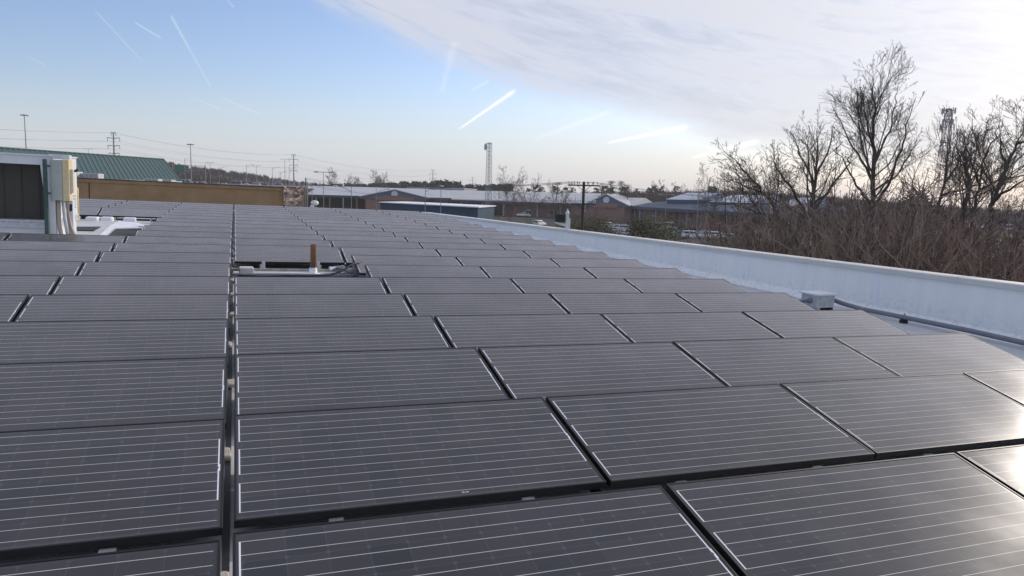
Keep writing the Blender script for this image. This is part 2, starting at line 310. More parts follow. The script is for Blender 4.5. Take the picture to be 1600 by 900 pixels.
def panel_material():
    m = bpy.data.materials.new('solar_cells'); m.use_nodes = True; nt = m.node_tree; N = nt.nodes; L = nt.links; b = N['Principled BSDF']
    def mt(op, a, c=None, d=None, clamp=False):
        n = N.new('ShaderNodeMath'); n.operation = op; n.use_clamp = clamp
        for i, v in enumerate((a, c, d)):
            if v is None: continue
            if isinstance(v, (int, float)): n.inputs[i].default_value = v
            else: L.new(v, n.inputs[i])
        return n.outputs[0]
    uv = N.new('ShaderNodeUVMap'); uv.uv_map = 'UVMap'; sp = N.new('ShaderNodeSeparateXYZ'); L.new(uv.outputs[0], sp.inputs[0])
    u, v = sp.outputs[0], sp.outputs[1]                             # metres: u 0..1.965 across, v 0..0.99 from the low edge
    P = .1575; U0 = (1.965-12*P)/2; V0 = (.99-6*P)/2
    cu = mt('DIVIDE', mt('SUBTRACT', u, U0), P); cv = mt('DIVIDE', mt('SUBTRACT', v, V0), P)
    inside = mt('MULTIPLY', mt('MULTIPLY', mt('GREATER_THAN', cu, 0), mt('LESS_THAN', cu, 12)), mt('MULTIPLY', mt('GREATER_THAN', cv, 0), mt('LESS_THAN', cv, 6)))
    fu = mt('FRACT', cu); fv = mt('FRACT', cv)
    du = mt('MULTIPLY', mt('SUBTRACT', .5, mt('ABSOLUTE', mt('SUBTRACT', fu, .5))), P)      # distance to the nearest cell edge
    dv = mt('MULTIPLY', mt('SUBTRACT', .5, mt('ABSOLUTE', mt('SUBTRACT', fv, .5))), P)
    gap = mt('MAXIMUM', mt('LESS_THAN', du, .0012), mt('LESS_THAN', dv, .0012))
    corner = mt('LESS_THAN', mt('ADD', du, dv), .012)
    gap = mt('MULTIPLY', mt('MAXIMUM', gap, corner), inside)
    # two busbars in each cell
    b1 = mt('ABSOLUTE', mt('SUBTRACT', mt('ABSOLUTE', mt('SUBTRACT', fv, .5)), .25))
    bus = mt('LESS_THAN', mt('MULTIPLY', b1, P), .00135)
    inu = mt('MULTIPLY', mt('GREATER_THAN', cu, -.06), mt('LESS_THAN', cu, 12.06))
    bus = mt('MULTIPLY', bus, mt('MULTIPLY', inu, mt('MULTIPLY', mt('GREATER_THAN', cv, 0), mt('LESS_THAN', cv, 6))))
    # silver joining strips at both ends: left joins rows in pairs, right joins them shifted by one
    def strip(cen, lo, hi):
        a = mt('LESS_THAN', mt('ABSOLUTE', mt('SUBTRACT', u, cen)), .0035)
        return mt('MULTIPLY', a, mt('MULTIPLY', mt('GREATER_THAN', cv, lo), mt('LESS_THAN', cv, hi)))
    tabs = None
    for cen, lo, hi in ((U0-.010, .24, 1.76), (U0-.010, 2.24, 3.76), (U0-.010, 4.24, 5.76), (1.965-U0+.010, 1.24, 2.96), (1.965-U0+.010, 3.04, 4.76), (1.965-U0+.0145, 2.8, 3.2)):
        q = strip(cen, lo, hi); tabs = q if tabs is None else mt('MAXIMUM', tabs, q)
    # tone of each cell
    fl = N.new('ShaderNodeCombineXYZ'); L.new(mt('FLOOR', cu), fl.inputs[0]); L.new(mt('FLOOR', cv), fl.inputs[1])
    oi = N.new('ShaderNodeObjectInfo'); L.new(mt('MULTIPLY', oi.outputs['Random'], 57), fl.inputs[2])
    wn = N.new('ShaderNodeTexWhiteNoise'); wn.noise_dimensions = '3D'; L.new(fl.outputs[0], wn.inputs['Vector'])
    cell = N.new('ShaderNodeMix'); cell.data_type = 'RGBA'; L.new(wn.outputs['Value'], cell.inputs['Factor'])
    cell.inputs['A'].default_value = (.016, .018, .026, 1); cell.inputs['B'].default_value = (.028, .027, .033, 1)
    # faint uneven dust film
    tcn = N.new('ShaderNodeTexCoord'); no = N.new('ShaderNodeTexNoise'); no.inputs['Scale'].default_value = 2.2; no.inputs['Detail'].default_value = 5
    ad = N.new('ShaderNodeVectorMath'); ad.operation = 'ADD'; L.new(tcn.outputs['Object'], ad.inputs[0]); cx = N.new('ShaderNodeCombineXYZ'); L.new(mt('MULTIPLY', oi.outputs['Random'], 99), cx.inputs[0]); L.new(cx.outputs[0], ad.inputs[1])
    L.new(ad.outputs[0], no.inputs['Vector'])
    def mix(fac, a, bcol):
        x_ = N.new('ShaderNodeMix'); x_.data_type = 'RGBA'; L.new(fac, x_.inputs['Factor']); L.new(a, x_.inputs['A']); x_.inputs['B'].default_value = (*bcol, 1); return x_.outputs['Result']
    edgecol = mix(mt('SUBTRACT', 1, inside), cell.outputs['Result'], (.026, .027, .031))
    c = mix(mt('MULTIPLY', gap, .75), edgecol, (.060, .065, .085))
    c = mix(bus, c, (.62, .62, .58))
    c = mix(tabs, c, (.80, .82, .88))
    lowdirt = mt('MULTIPLY', mt('SUBTRACT', 1, mt('MULTIPLY', v, 28), clamp=True), .22)
    dust = mt('ADD', mt('MULTIPLY', mt('SUBTRACT', no.outputs['Fac'], .35, clamp=True), .10), lowdirt)
    c = mix(dust, c, (.25, .25, .29))
    L.new(c, b.inputs['Base Color'])
    b.inputs['IOR'].default_value = 1.5
    L.new(mt('ADD', .11, mt('MULTIPLY', no.outputs['Fac'], .10)), b.inputs['Roughness'])
    L.new(mt('ADD', mt('MULTIPLY', no.outputs['Fac'], 1.0), mt('MULTIPLY', oi.outputs['Random'], .2)), b.inputs['Sheen Weight']); b.inputs['Sheen Roughness'].default_value = .26; b.inputs['Sheen Tint'].default_value = (.78, .78, 1, 1)
    return m
M_cells = panel_material()

def tile_material(name, c1, c2, mortar, scale, bw, bh, stone=False):
    m = bpy.data.materials.new(name); m.use_nodes = True; nt = m.node_tree; N = nt.nodes; L = nt.links; b = N['Principled BSDF']; b.inputs['Roughness'].default_value = .9
    tc = N.new('ShaderNodeTexCoord')
    if stone:
        vo = N.new('ShaderNodeTexVoronoi'); vo.inputs['Scale'].default_value = scale; mp = N.new('ShaderNodeMapping'); mp.inputs['Scale'].default_value = (1, .3, 1.5)
        L.new(tc.outputs['Object'], mp.inputs[0]); L.new(mp.outputs[0], vo.inputs['Vector'])
        rp = N.new('ShaderNodeValToRGB'); sp = N.new('ShaderNodeSeparateColor'); L.new(vo.outputs['Color'], sp.inputs[0]); L.new(sp.outputs[0], rp.inputs[0])
        e = rp.color_ramp.elements; e[0].color = (.13, .08, .06, 1); e[1].color = (.80, .66, .54, 1); k = e.new(.5); k.color = (.50, .35, .26, 1)
        v2 = N.new('ShaderNodeTexVoronoi'); v2.feature = 'DISTANCE_TO_EDGE'; v2.inputs['Scale'].default_value = scale; L.new(mp.outputs[0], v2.inputs['Vector'])
        ms = N.new('ShaderNodeMath'); ms.operation = 'LESS_THAN'; L.new(v2.outputs['Distance'], ms.inputs[0]); ms.inputs[1].default_value = .06
        mx = N.new('ShaderNodeMix'); mx.data_type = 'RGBA'; L.new(ms.outputs[0], mx.inputs['Factor']); L.new(rp.outputs[0], mx.inputs['A']); mx.inputs['B'].default_value = (*mortar, 1)
        L.new(mx.outputs['Result'], b.inputs['Base Color'])
        bp = N.new('ShaderNodeBump'); bp.inputs['Distance'].default_value = .05; bp.inputs['Strength'].default_value = 1; L.new(v2.outputs['Distance'], bp.inputs['Height']); L.new(bp.outputs[0], b.inputs['Normal'])
    else:
        br = N.new('ShaderNodeTexBrick'); br.inputs['Scale'].default_value = scale; br.inputs['Brick Width'].default_value = bw; br.inputs['Row Height'].default_value = bh; br.inputs['Mortar Size'].default_value = .012
        br.inputs['Color1'].default_value = (*c1, 1); br.inputs['Color2'].default_value = (*c2, 1); br.inputs['Mortar'].default_value = (*mortar, 1)
        sp = N.new('ShaderNodeSeparateXYZ'); L.new(tc.outputs['Object'], sp.inputs[0]); cb = N.new('ShaderNodeCombineXYZ')
        ad = N.new('ShaderNodeMath'); L.new(sp.outputs[0], ad.inputs[0]); L.new(sp.outputs[1], ad.inputs[1]); L.new(ad.outputs[0], cb.inputs[0]); L.new(sp.outputs[2], cb.inputs[1])
        L.new(cb.outputs[0], br.inputs['Vector']); L.new(br.outputs[0], b.inputs['Base Color'])
    return m
M_brick = tile_material('red_brick', (.24, .085, .055), (.31, .12, .085), (.30, .24, .2), 1, .22, .075)
M_stone = tile_material('stacked_stone', None, None, (.12, .09, .07), 8, 0, 0, stone=True)
M_stucco = mat('tan_stucco', (.27, .175, .085), .9, scale=1.6, col2=(.36, .24, .125), bump=1.0, bscale=14)
def ribbed_material(name, c, period, rough=.45):
    m = bpy.data.materials.new(name); m.use_nodes = True; nt = m.node_tree; N = nt.nodes; L = nt.links; b = N['Principled BSDF']; b.inputs['Roughness'].default_value = rough
    tc = N.new('ShaderNodeTexCoord'); w = N.new('ShaderNodeTexNoise'); w.inputs['Scale'].default_value = .3; L.new(tc.outputs['Object'], w.inputs['Vector'])
    rp = N.new('ShaderNodeValToRGB'); L.new(w.outputs['Fac'], rp.inputs[0]); rp.color_ramp.elements[0].color = (*[k*.85 for k in c], 1); rp.color_ramp.elements[1].color = (*[k*1.2 for k in c], 1)
    L.new(rp.outputs[0], b.inputs['Base Color']); return m
M_greenroof = ribbed_material('green_metal_roof', (.018, .062, .058), .4)
M_greenrib = mat('green_seam', (.040, .125, .110), .55, var=.1)

# ------------------------------------------------------------------ ground
def ground_material():
    m = bpy.data.materials.new('dormant_grass'); m.use_nodes = True; nt = m.node_tree; N = nt.nodes; L = nt.links; b = N['Principled BSDF']; b.inputs['Roughness'].default_value = 1; b.inputs['Specular IOR Level'].default_value = .05
    tc = N.new('ShaderNodeTexCoord'); n1 = N.new('ShaderNodeTexNoise'); n1.inputs['Scale'].default_value = .03; n1.inputs['Detail'].default_value = 8; L.new(tc.outputs['Object'], n1.inputs['Vector'])
    rp = N.new('ShaderNodeValToRGB'); L.new(n1.outputs['Fac'], rp.inputs[0]); e = rp.color_ramp.elements
    e[0].position = .35; e[0].color = (.065, .052, .032, 1); e[1].position = .65; e[1].color = (.075, .085, .035, 1)
    n2 = N.new('ShaderNodeTexNoise'); n2.inputs['Scale'].default_value = 1.5; n2.inputs['Detail'].default_value = 5; L.new(tc.outputs['Object'], n2.inputs['Vector'])
    mx = N.new('ShaderNodeMix'); mx.data_type = 'RGBA'; mx.inputs['Factor'].default_value = .4; L.new(rp.outputs[0], mx.inputs['A']); L.new(n2.outputs['Color'], mx.inputs['B']); mx.blend_type = 'MULTIPLY'
    L.new(mx.outputs['Result'], b.inputs['Base Color']); return m
g = MB(); S = 2500
g.add([(-S,-S,0),(S,-S,0),(S,S,0),(-S,S,0)], [(0,1,2,3)])
tag(g.build('ground', ground_material()), kind='structure')
def sheet(name, pts, z, m):
    b = MB(); n = len(pts); b.add([(p[0], p[1], z) for p in pts], [tuple(range(n))]); o = b.build(name, m)
    if o.data.polygons[0].normal.z < 0: o.data.flip_normals()
    return tag(o, kind='structure')
W_ = wxy
sheet('car_park', [W_(700,215), W_(1010,215), W_(1010,290), W_(700,290)], .02, M_asph)
sheet('lower_car_park', [W_(925,140), W_(1250,120), W_(1250,200), W_(925,215)], .02, M_asph)
sheet('road', [W_(1380,120), W_(1900,110), W_(1900,170), W_(1380,190)], .02, M_asph)
sheet('far_car_park', [W_(1440,250), W_(1750,250), W_(1750,420), W_(1440,420)], .02, M_asph)
sheet('street', [W_(-200,95), W_(640,95), W_(640,130), W_(-200,130)], .02, M_asph)
sheet('highway', [W_(60,300), W_(520,300), W_(520,345), W_(60,345)], .02, M_asph)

# ------------------------------------------------------------------ hills
def hill():
    # (px, crest pixel y of bare ground)
    prof = [(-200,262),(0,258),(150,258),(265,262),(320,266),(400,276),(460,284),(520,291),(600,297),(700,301),(800,304)]
    b = MB(); rows = []
    for px, py in prof:
        r_ = []
        for D, k in ((470, 0), (560, .55), (650, 1.0), (900, 1.0), (1200, 0)):
            z = max(0, zat(px, py, 650))*k; p = W_(px, D, z); r_.append(p)
        rows.append(r_)
    n = 5; vs = [p for r_ in rows for p in r_]; fs = [(i*n+k, (i+1)*n+k, (i+1)*n+k+1, i*n+k+1) for i in range(len(rows)-1) for k in range(n-1)]
    b.add(vs, fs); o = b.build('hill', mat('forest_floor', (.035, .026, .020), .95, scale=.05, col2=(.06, .045, .035)), smooth=True); fixn(o); tag(o, kind='structure')
    return prof
HILL = hill()
def lerp_prof(prof, x):
    if x <= prof[0][0]: return prof[0][1]
    for (a, ya), (b, yb) in zip(prof, prof[1:]):
        if a <= x <= b: return ya + (yb-ya)*(x-a)/(b-a)
    return prof[-1][1]

# ------------------------------------------------------------------ our building and its roof
PY = lambda y: 10.07 - .043*y                                        # inner face of the right parapet, in the roof frame
ZR = -.13
b = MB(); vs = [(-34,-9,ZR),(PY(-9)+.02,-9,ZR),(PY(34)+.02,34,ZR),(-34,34,ZR)]
vs2 = [rw(*v) for v in vs]; lo = [Vector((v.x, v.y, -.2)) for v in vs2]
b.add(vs2+lo, [(0,1,2,3),(4,7,6,5),(0,4,5,1),(1,5,6,2),(2,6,7,3),(3,7,4,0)])
tag(b.build('roof_deck', M_tpo), kind='structure')
# parapet: level top while the roof falls
def ptop(y): return .765 - .0205*y                                  # roof-frame height of the coping top
def parapet():
    t = thing('parapet_wall', 'long white membrane-covered parapet with metal coping along the right roof edge', 'parapet', TR(9.3, 10, ZR)); inv = t.matrix_world.inverted()
    ys = [-9, -4, 0, 4, 8, 12, 16, 20, 24, 28, 33.6]
    def strip(fs):                                                   # fs: list of (dx,z) profile functions
        b = MB(); vs = []
        for y in ys:
            for dx, z in fs(y): vs.append(inv @ rw(PY(y)+dx, y, z))
        n = len(fs(0)); b.add(vs, [(i*n+k, i*n+(k+1)%n, (i+1)*n+(k+1)%n, (i+1)*n+k) for i in range(len(ys)-1) for k in range(n)] + [tuple(range(n)), tuple(reversed(range((len(ys)-1)*n, len(ys)*n)))])
        return b
    w = strip(lambda y: [(-.0, ZR+.006), (0, ptop(y)-.03), (.42, ptop(y)-.03), (.42, -6.4), (.3, -6.4)]); fixn(child('wall', w, M_mem, t))
    sm = MB()
    for k in range(11):
        y = -2.2 + k*3.05; vs = [inv @ rw(PY(q)+dx, q, z) for q in (y, y+.07) for dx, z in ((-.0035, ZR+.11), (-.0035, ptop(q)-.09))]; sm.add(vs, [(0,1,3,2)])
    child('membrane_seam', sm, M_white, t)
    c = strip(lambda y: [(-.035, ptop(y)-.085), (-.035, ptop(y)-.012), (.0, ptop(y)), (.45, ptop(y)-.012), (.47, ptop(y)-.03), (.47, ptop(y)-.12), (.425, ptop(y)-.12), (.425, ptop(y)-.02), (-.005, ptop(y)-.02), (-.005, ptop(y)-.085)])
    cp = fixn(child('coping', c, M_cope, t))
    j = MB()
    for k in range(13):                                             # cover plates over the coping joints
        y = -3 + k*2.9
        for a, b_ in ((y-.06, y+.06),):
            vs = [inv @ rw(PY(q)+dx, q, ptop(q)+dz) for q in (a, b_) for dx, dz in ((-.039,-.09),(-.039,-.010),(0,.003),(.452,-.009))]
            j.add(vs, [(0,1,5,4),(1,2,6,5),(2,3,7,6)])
    child('cover_plate', j, M_cope, cp)
    f = strip(lambda y: [(-.16, ZR+.004), (-.10, ZR+.018), (-.012, ZR+.10), (-.002, ZR+.12), (-.002, ZR+.004)]); fixn(child('cant_strip', f, M_mem, t))
parapet()

# ------------------------------------------------------------------ solar panels
LP, WP, TILT, PITCH_Y, PITCH_X, X0 = .99, 1.962, .21398, 1.50795, 1.985, -.01475
CT, ST = math.cos(TILT), math.sin(TILT)
def make_panel():
    root = thing('solar_panel', 'x', 'solar panel', Matrix.Identity(4), 'solar panels in rows on the flat roof')
    T = Matrix.Translation((0, 0, -ZR)) @ Matrix.Rotation(TILT, 4, 'X')     # local: low edge at y=0, face at z=0 of tilted frame
    h = WP/2; w = .011; d = .042
    f = MB()
    # frame as ring: outer, lip raised 1.5 mm above the glass
    o_ = [(-h,0),(h,0),(h,LP),(-h,LP)]; i_ = [(-h+w,w),(h-w,w),(h-w,LP-w),(-h+w,LP-w)]; c_ = .0015
    oc = [(-h+c_,c_),(h-c_,c_),(h-c_,LP-c_),(-h+c_,LP-c_)]
    vs = [T @ Vector((x, y, -d)) for x, y in o_] + [T @ Vector((x, y, -c_)) for x, y in o_] + [T @ Vector((x, y, 0)) for x, y in oc] + [T @ Vector((x, y, 0)) for x, y in i_] + [T @ Vector((x, y, -.004)) for x, y in i_]
    fs = []
    for a in range(4):
        for i in range(4): fs.append((a*4+i, a*4+(i+1)%4, a*4+4+(i+1)%4, a*4+4+i))
    fs += [(0, 3, 2, 1)]
    f.add(vs, fs)
    fr = child('frame', f, M_frame, root)
    g_ = MB(); g_.add([T @ Vector((x, y, -.0022)) for x, y in i_], [(0,1,2,3)])
    gl = child('cell_sheet', g_, M_cells, root); uvl = gl.data.uv_layers.new(name='UVMap')
    for lp in gl.data.loops:
        x, y = i_[lp.vertex_index]; uvl.data[lp.index].uv = (x+h+.0015, y)
    # wind deflector behind the high edge
    yb = LP*CT; zb = -ZR + LP*ST - .045
    wd = MB(); wd.box(-h+.02, h-.02, 0, .004, -zb*1.03+.03, 0, Matrix.Translation((0, yb+.012, zb)) @ Matrix.Rotation(R(-14), 4, 'X'))
    child('wind_deflector', wd, M_galv, root)
    for s in (-1, 1):
        k = MB(); k.cbox(s*h*.52-.035, s*h*.52+.035, -.028, .02, .016, -ZR-.045, .004); child('foot', k, M_galv, root)
        k = MB(); k.cbox(s*h*.56-.022, s*h*.56+.022, yb-.0, yb+.035, -ZR+LP*ST-.05, -ZR+LP*ST-.026, .003); child('clamp', k, M_grey, root)
        k = MB(); k.box(s*h*.6-.02, s*h*.6+.02, yb-.07, yb-.03, .002, zb-.012); child('rear_leg', k, M_galv, root)
    return root
ORD = ['nearest', 'second', 'third', 'fourth', 'fifth', 'sixth', 'seventh', 'eighth', 'ninth', 'tenth', 'eleventh', 'twelfth', 'thirteenth', 'fourteenth', 'fifteenth', 'sixteenth', 'seventeenth', 'eighteenth', 'nineteenth', 'twentieth', 'farthest']
CO = ['first', 'second', 'third', 'fourth', 'fifth', 'sixth']
panel = make_panel(); first = True
def imgx(p):
    d = p - CAM; return 800 + F_PX*d.dot(CR)/d.dot(CF)
def panel_cols(i):
    cols = []
    for j in range(-6, 5):
        if j == 1 and i in (6, 7): continue
        if 10 <= i <= 15 and j < 0: continue
        xr = X0 + j*PITCH_X
        px = imgx(rw(xr, i*PITCH_Y+.9, .2))
        if j < 0 and i >= 10 and px < 96: continue
        if px < -6: continue
        pl = imgx(rw(xr-WP, i*PITCH_Y+.97, .2))
        if pl > 1606: continue
        cols.append(j)
    return cols
for i in range(21):
    for j in panel_cols(i):
        xc = X0 + (j-.5)*PITCH_X; yy = i*PITCH_Y; z = ZR
        if j <= 0: xc -= .022; yy -= (.045 if i <= 2 else .0); z -= (.004 if i <= 2 else 0)
        xc += rnd.uniform(-.004, .004) + (.006 if j == 2 else 0); yy += rnd.uniform(-.004, .004); z += rnd.uniform(-.0015, .0015)
        M = TR(xc, yy, z, rnd.uniform(-.0012, .0012)) @ Matrix.Rotation(rnd.uniform(-.0022, .0022), 4, 'X') @ Matrix.Rotation(rnd.uniform(-.0012, .0012), 4, 'Y')
        side = ('just left' if j == 0 else '%s left' % CO[-j]) if j <= 0 else ('just right' if j == 1 else '%s right' % CO[j-1])
        row = ('nearest row' if i == 0 else 'farthest row' if i == 20 else '%s row from the camera' % ORD[i])
        lab = 'solar panel in the %s, %s of the long seam' % (row, side)
        if first: panel.matrix_world = M; panel['label'] = lab; first = False
        else: dup(panel, M, lab)

# ------------------------------------------------------------------ things in the long seam: rails and ballast blocks
M_rail = M_frame
for j, lab in ((0, 'galvanised rail lying along the long dark seam between the panels'), (1, 'galvanised rail under the first seam right of the long seam')):
    b = MB(); b.box(-.016, .016, 0, 31.5, .004, .034)
    tag(b.build('mounting_rail', M_rail, M=TR(X0+j*PITCH_X-(.022 if j == 0 else .0), .1, ZR)), lab, 'rail', 'rails under the panels')
for i in range(0, 12):
    y = i*PITCH_Y + rnd.choice((1.10, 1.18, 1.24)); 
    b = MB(); b.cbox(-.035, .035, -.08, .08, 0, .03, .008)
    tag(b.build('ballast_block', M_conc, M=TR(X0-.03+rnd.uniform(-.05, .05), y, ZR+.036, rnd.uniform(-.1, .1))), 'concrete ballast block in the long seam behind the %s row of panels' % ORD[i], 'ballast block', 'ballast blocks along the long seam')

# ------------------------------------------------------------------ gap in the array with the vent pipe
def vent_pipe():
    p = roofhit(489.5, 429, 2, ZR); t = thing('vent_pipe', 'rusty brown vent pipe standing in the gap between the panels', 'vent pipe', TR(p.x, p.y+.04, ZR))
    s = MB(); s.lathe([(.052, .02), (.052, .47), (.053, .53), (.045, .53), (.045, .40)], 20); child('pipe', s, M_rust, t, True)
    c = MB(); c.lathe([(.062, 0), (.062, .085), (.057, .092), (.0575, .12), (.053, .122)], 20); child('collar', c, M_galv, t, True)
    q = MB(); q.lathe([(.20, .003), (.19, .012), (.075, .022), (.068, .10), (.0655, .112), (.0655, .003)], 20); child('boot', q, M_white, t, True)
vent_pipe()
def gapbox(px0, px1, py, h, dpt, m, name, lab, cat, rz=0, off=0, z=0):
    a = roofhit(px0, py, 2, ZR+z); b_ = roofhit(px1, py, 2, ZR+z); w = (b_-a).length; c = (a+b_)/2
    b = MB(); b.cbox(-w/2, w/2, 0, dpt, 0, h, min(.012, h*.3))
    return tag(b.build(name, m, M=TR(c.x, c.y+off, ZR+z, rz)), lab, cat)
gapbox(374, 397, 427, .09, .26, mat('pale_block', (.50, .50, .50), .8, var=.15, scale=8, bump=.3), 'ballast_block', 'pale ballast block at the left end of the gap with the rusty pipe', 'ballast block', .04, z=.03)
for k, (x, l) in enumerate(((412.5, 'left'), (499.5, 'right'))):
    p = roofhit(x, 422, 2, ZR+.03); b = MB(); b.cbox(-.028, .028, 0, .03, -.0, .12, .004); b.box(-.06, .06, -.02, .06, -.026, -.002)
    tag(b.build('upright_bracket', M_galv, M=TR(p.x, p.y+.25, ZR+.03)), 'small upright metal bracket %s of the rusty pipe' % l, 'bracket', 'brackets in the pipe gap')
for k, (yy, zz, ww, m, l) in enumerate(((10.15, .0, .06, M_pipe, 'near galvanised rail crossing the pipe gap'), (11.45, .03, .05, M_conc, 'far tan rail crossing the pipe gap'), (11.0, 0, .05, M_pipe, 'middle galvanised rail crossing the pipe gap'))):
    b = MB(); b.cbox(-.0, 2.1, 0, ww, 0, .045, .004); tag(b.build('mounting_rail', m, M=TR(-.05, yy, ZR+zz+.002)), l, 'rail', 'rails under the panels')
# crumpled sheet and block at the right end of the gap
b = MB(); n = 7
vs = [(u_*.11, v_*.09, .03+.09*math.sin(u_*.9+v_)*math.exp(-v_*.2)+rnd.uniform(0, .02)+.03) for v_ in range(4) for u_ in range(n)]
b.add(vs, [(v_*n+u_, v_*n+u_+1, (v_+1)*n+u_+1, (v_+1)*n+u_) for v_ in range(3) for u_ in range(n-1)])
p = roofhit(516, 424, 2, ZR+.05); o = b.build('membrane_scrap', M_white, M=TR(p.x, p.y, ZR)); md = o.modifiers.new('t', 'SOLIDIFY'); md.thickness = .006
tag(o, 'crumpled white membrane scrap in the gap right of the rusty pipe', 'scrap')
gapbox(547, 558, 429, .10, .2, M_conc, 'ballast_block', 'grey ballast block at the right end of the gap with the pipe', 'ballast block', z=.0)
b = MB(); a = roofhit(552, 412, 2, .12); c = roofhit(515, 430, 2, ZR+.08); e = roofhit(450, 431, 2, ZR+.09); e2 = roofhit(372, 430.5, 2, ZR+.09)
pts = [a+Vector((.35, .5, 0)), a, a.lerp(c, .5)-Vector((0, 0, .03)), c, c.lerp(e, .5)+Vector((0, .02, -.01)), e, e.lerp(e2, .5)+Vector((0, .03, -.02)), e2]
b.tube([rw(*q) for q in pts], .017, 8); tag(b.build('black_cable', M_black, smooth=True), 'thick black cable drooping through the gap behind the rusty pipe', 'cable')

# bird dropping on the low edge of a panel
b = MB(); p = roofhit(728, 771, 1, PITCH_Y*1+.004)
for dx in (-.012, .010): b.ball((dx, 0, 0), .008, 8, 5, (1.3, .5, .5))
tag(b.build('bird_dropping', mat('dropping', (.6, .6, .56), .8), M=TR(p.x, p.y+.01, p.z+.003)), 'pale bird dropping on the low edge of a near panel', 'dropping')

# ------------------------------------------------------------------ junction box and conduit by the parapet
def junction():
    p = roofhit(1279, 482, 2, ZR); X, Y = 8.85, p.y*8.72/p.x
    Y = roofhit(1279, 478, 0, X).y
    t = thing('junction_box', 'grey galvanised junction box with overhanging lid beside the right parapet', 'junction box', TR(X, Y, ZR, .12))
    b = MB(); b.cbox(-.20, .20, -.13, .19, .07, .265, .006); child('body', b, M_galv, t)
    b = MB(); b.cbox(-.235, .235, -.165, .225, .268, .296, .005); child('lid', b, M_acw, t)
    for s in (-1, 1):
        b = MB(); b.cbox(s*.15-.025, s*.15+.025, -.14, .18, .0, .068, .004); child('foot', b, M_black if s > 0 else M_galv, t)
    b = MB(); b.tube([(-.20, .0, .17), (-.26, .0, .17)], .035, 12); b.tube([(-.215, 0, .17), (-.235, 0, .17)], .045, 8); child('gland', b, M_pipe, t, True)
    b = MB(); b.tube([(.20, 0, .17), (.245, 0, .17)], .042, 12); child('gland', b, M_pipe, t, True)
    M = t.matrix_world
    def L(x, y, z): return M @ Vector((x, y, z))
    b = MB(); b.tube([L(-.2, 0, .17), L(-.6, .05, .15), L(-.95, .3, .10), L(-1.1, .9, .08)], .026, 10)
    tag(b.build('conduit', M_pipe, smooth=True), 'short grey conduit running from the junction box under the panels', 'conduit', 'conduits by the parapet')
    y0 = Y; pts = [L(.23, 0, .17), L(.31, -.03, .17), L(.38, -.16, .13), rw(9.30, y0-.45, ZR+.10), rw(9.42, y0-.9, ZR+.09)] + [rw(9.50+.030*k, y0-1.4-.75*k, ZR+.085+.006*math.sin(k*2)) for k in range(9)]
    b = MB(); b.tube(pts, .036, 12); tag(b.build('conduit', M_pipe, smooth=True), 'long grey conduit running from the junction box along the parapet foot', 'conduit', 'conduits by the parapet')
    for k, yy in enumerate((y0-1.1, y0-3.4)):
        b = MB(); b.cbox(-.05, .05, -.04, .04, 0, .052, .006); b.tube([(0, 0, .05), (0, 0, .15)], .005, 6); b.box(-.02, .02, -.01, .01, .118, .126)
        tag(b.build('pipe_support', M_black, M=TR(9.46+.09*k, yy, ZR)), 'black block support under the long conduit, %s one' % ('upper' if k == 0 else 'lower'), 'pipe support', 'supports of the long conduit')
junction()
def flood():
    p = roofhit(883, 357, 0, 9.55); y = p.y; z0 = ptop(y)-.02
    t = thing('floodlight', 'white floodlight post with black lamp head on the parapet coping', 'floodlight', TR(PY(y)+.33, y, z0))
    M = Matrix.Identity(4)
    b = MB(); b.cbox(-.045, .045, -.045, .045, 0, .47, .008); b.cbox(.05, .10, -.04, .04, 0, .33, .006); b.lathe([(.06, .47), (.062, .50), (.045, .54), (.02, .57), (.016, .63)], 12); child('post', b, M_acw, t)
    b = MB(); b.prism([(-.40, .205), (-.05, .17), (-.05, .08), (-.40, .17)], -.02, .02, lambda u, v, w: (u, w, v)); fixn(child('bracket', b, M_acw, t))
    b = MB(); b.cbox(-.37, -.10, -.09, .09, .21, .45, .012); child('lamp_head', b, M_black, t)
    b = MB(); b.tube([(0, 0, .62), (0, 0, .80)], .006, 6); child('antenna', b, M_black, t)
flood()
p = roofhit(707, 344, 2, ZR); b = MB(); b.lathe([(.10, 0), (.10, .03), (.06, .06), (.06, .17), (.12, .18), (.10, .24), (.02, .27)], 14)
tag(b.build('roof_vent', M_rust, M=TR(8.25, 23.6, ZR), smooth=True), 'small rusty roof vent cap at the far end of the parapet', 'vent')

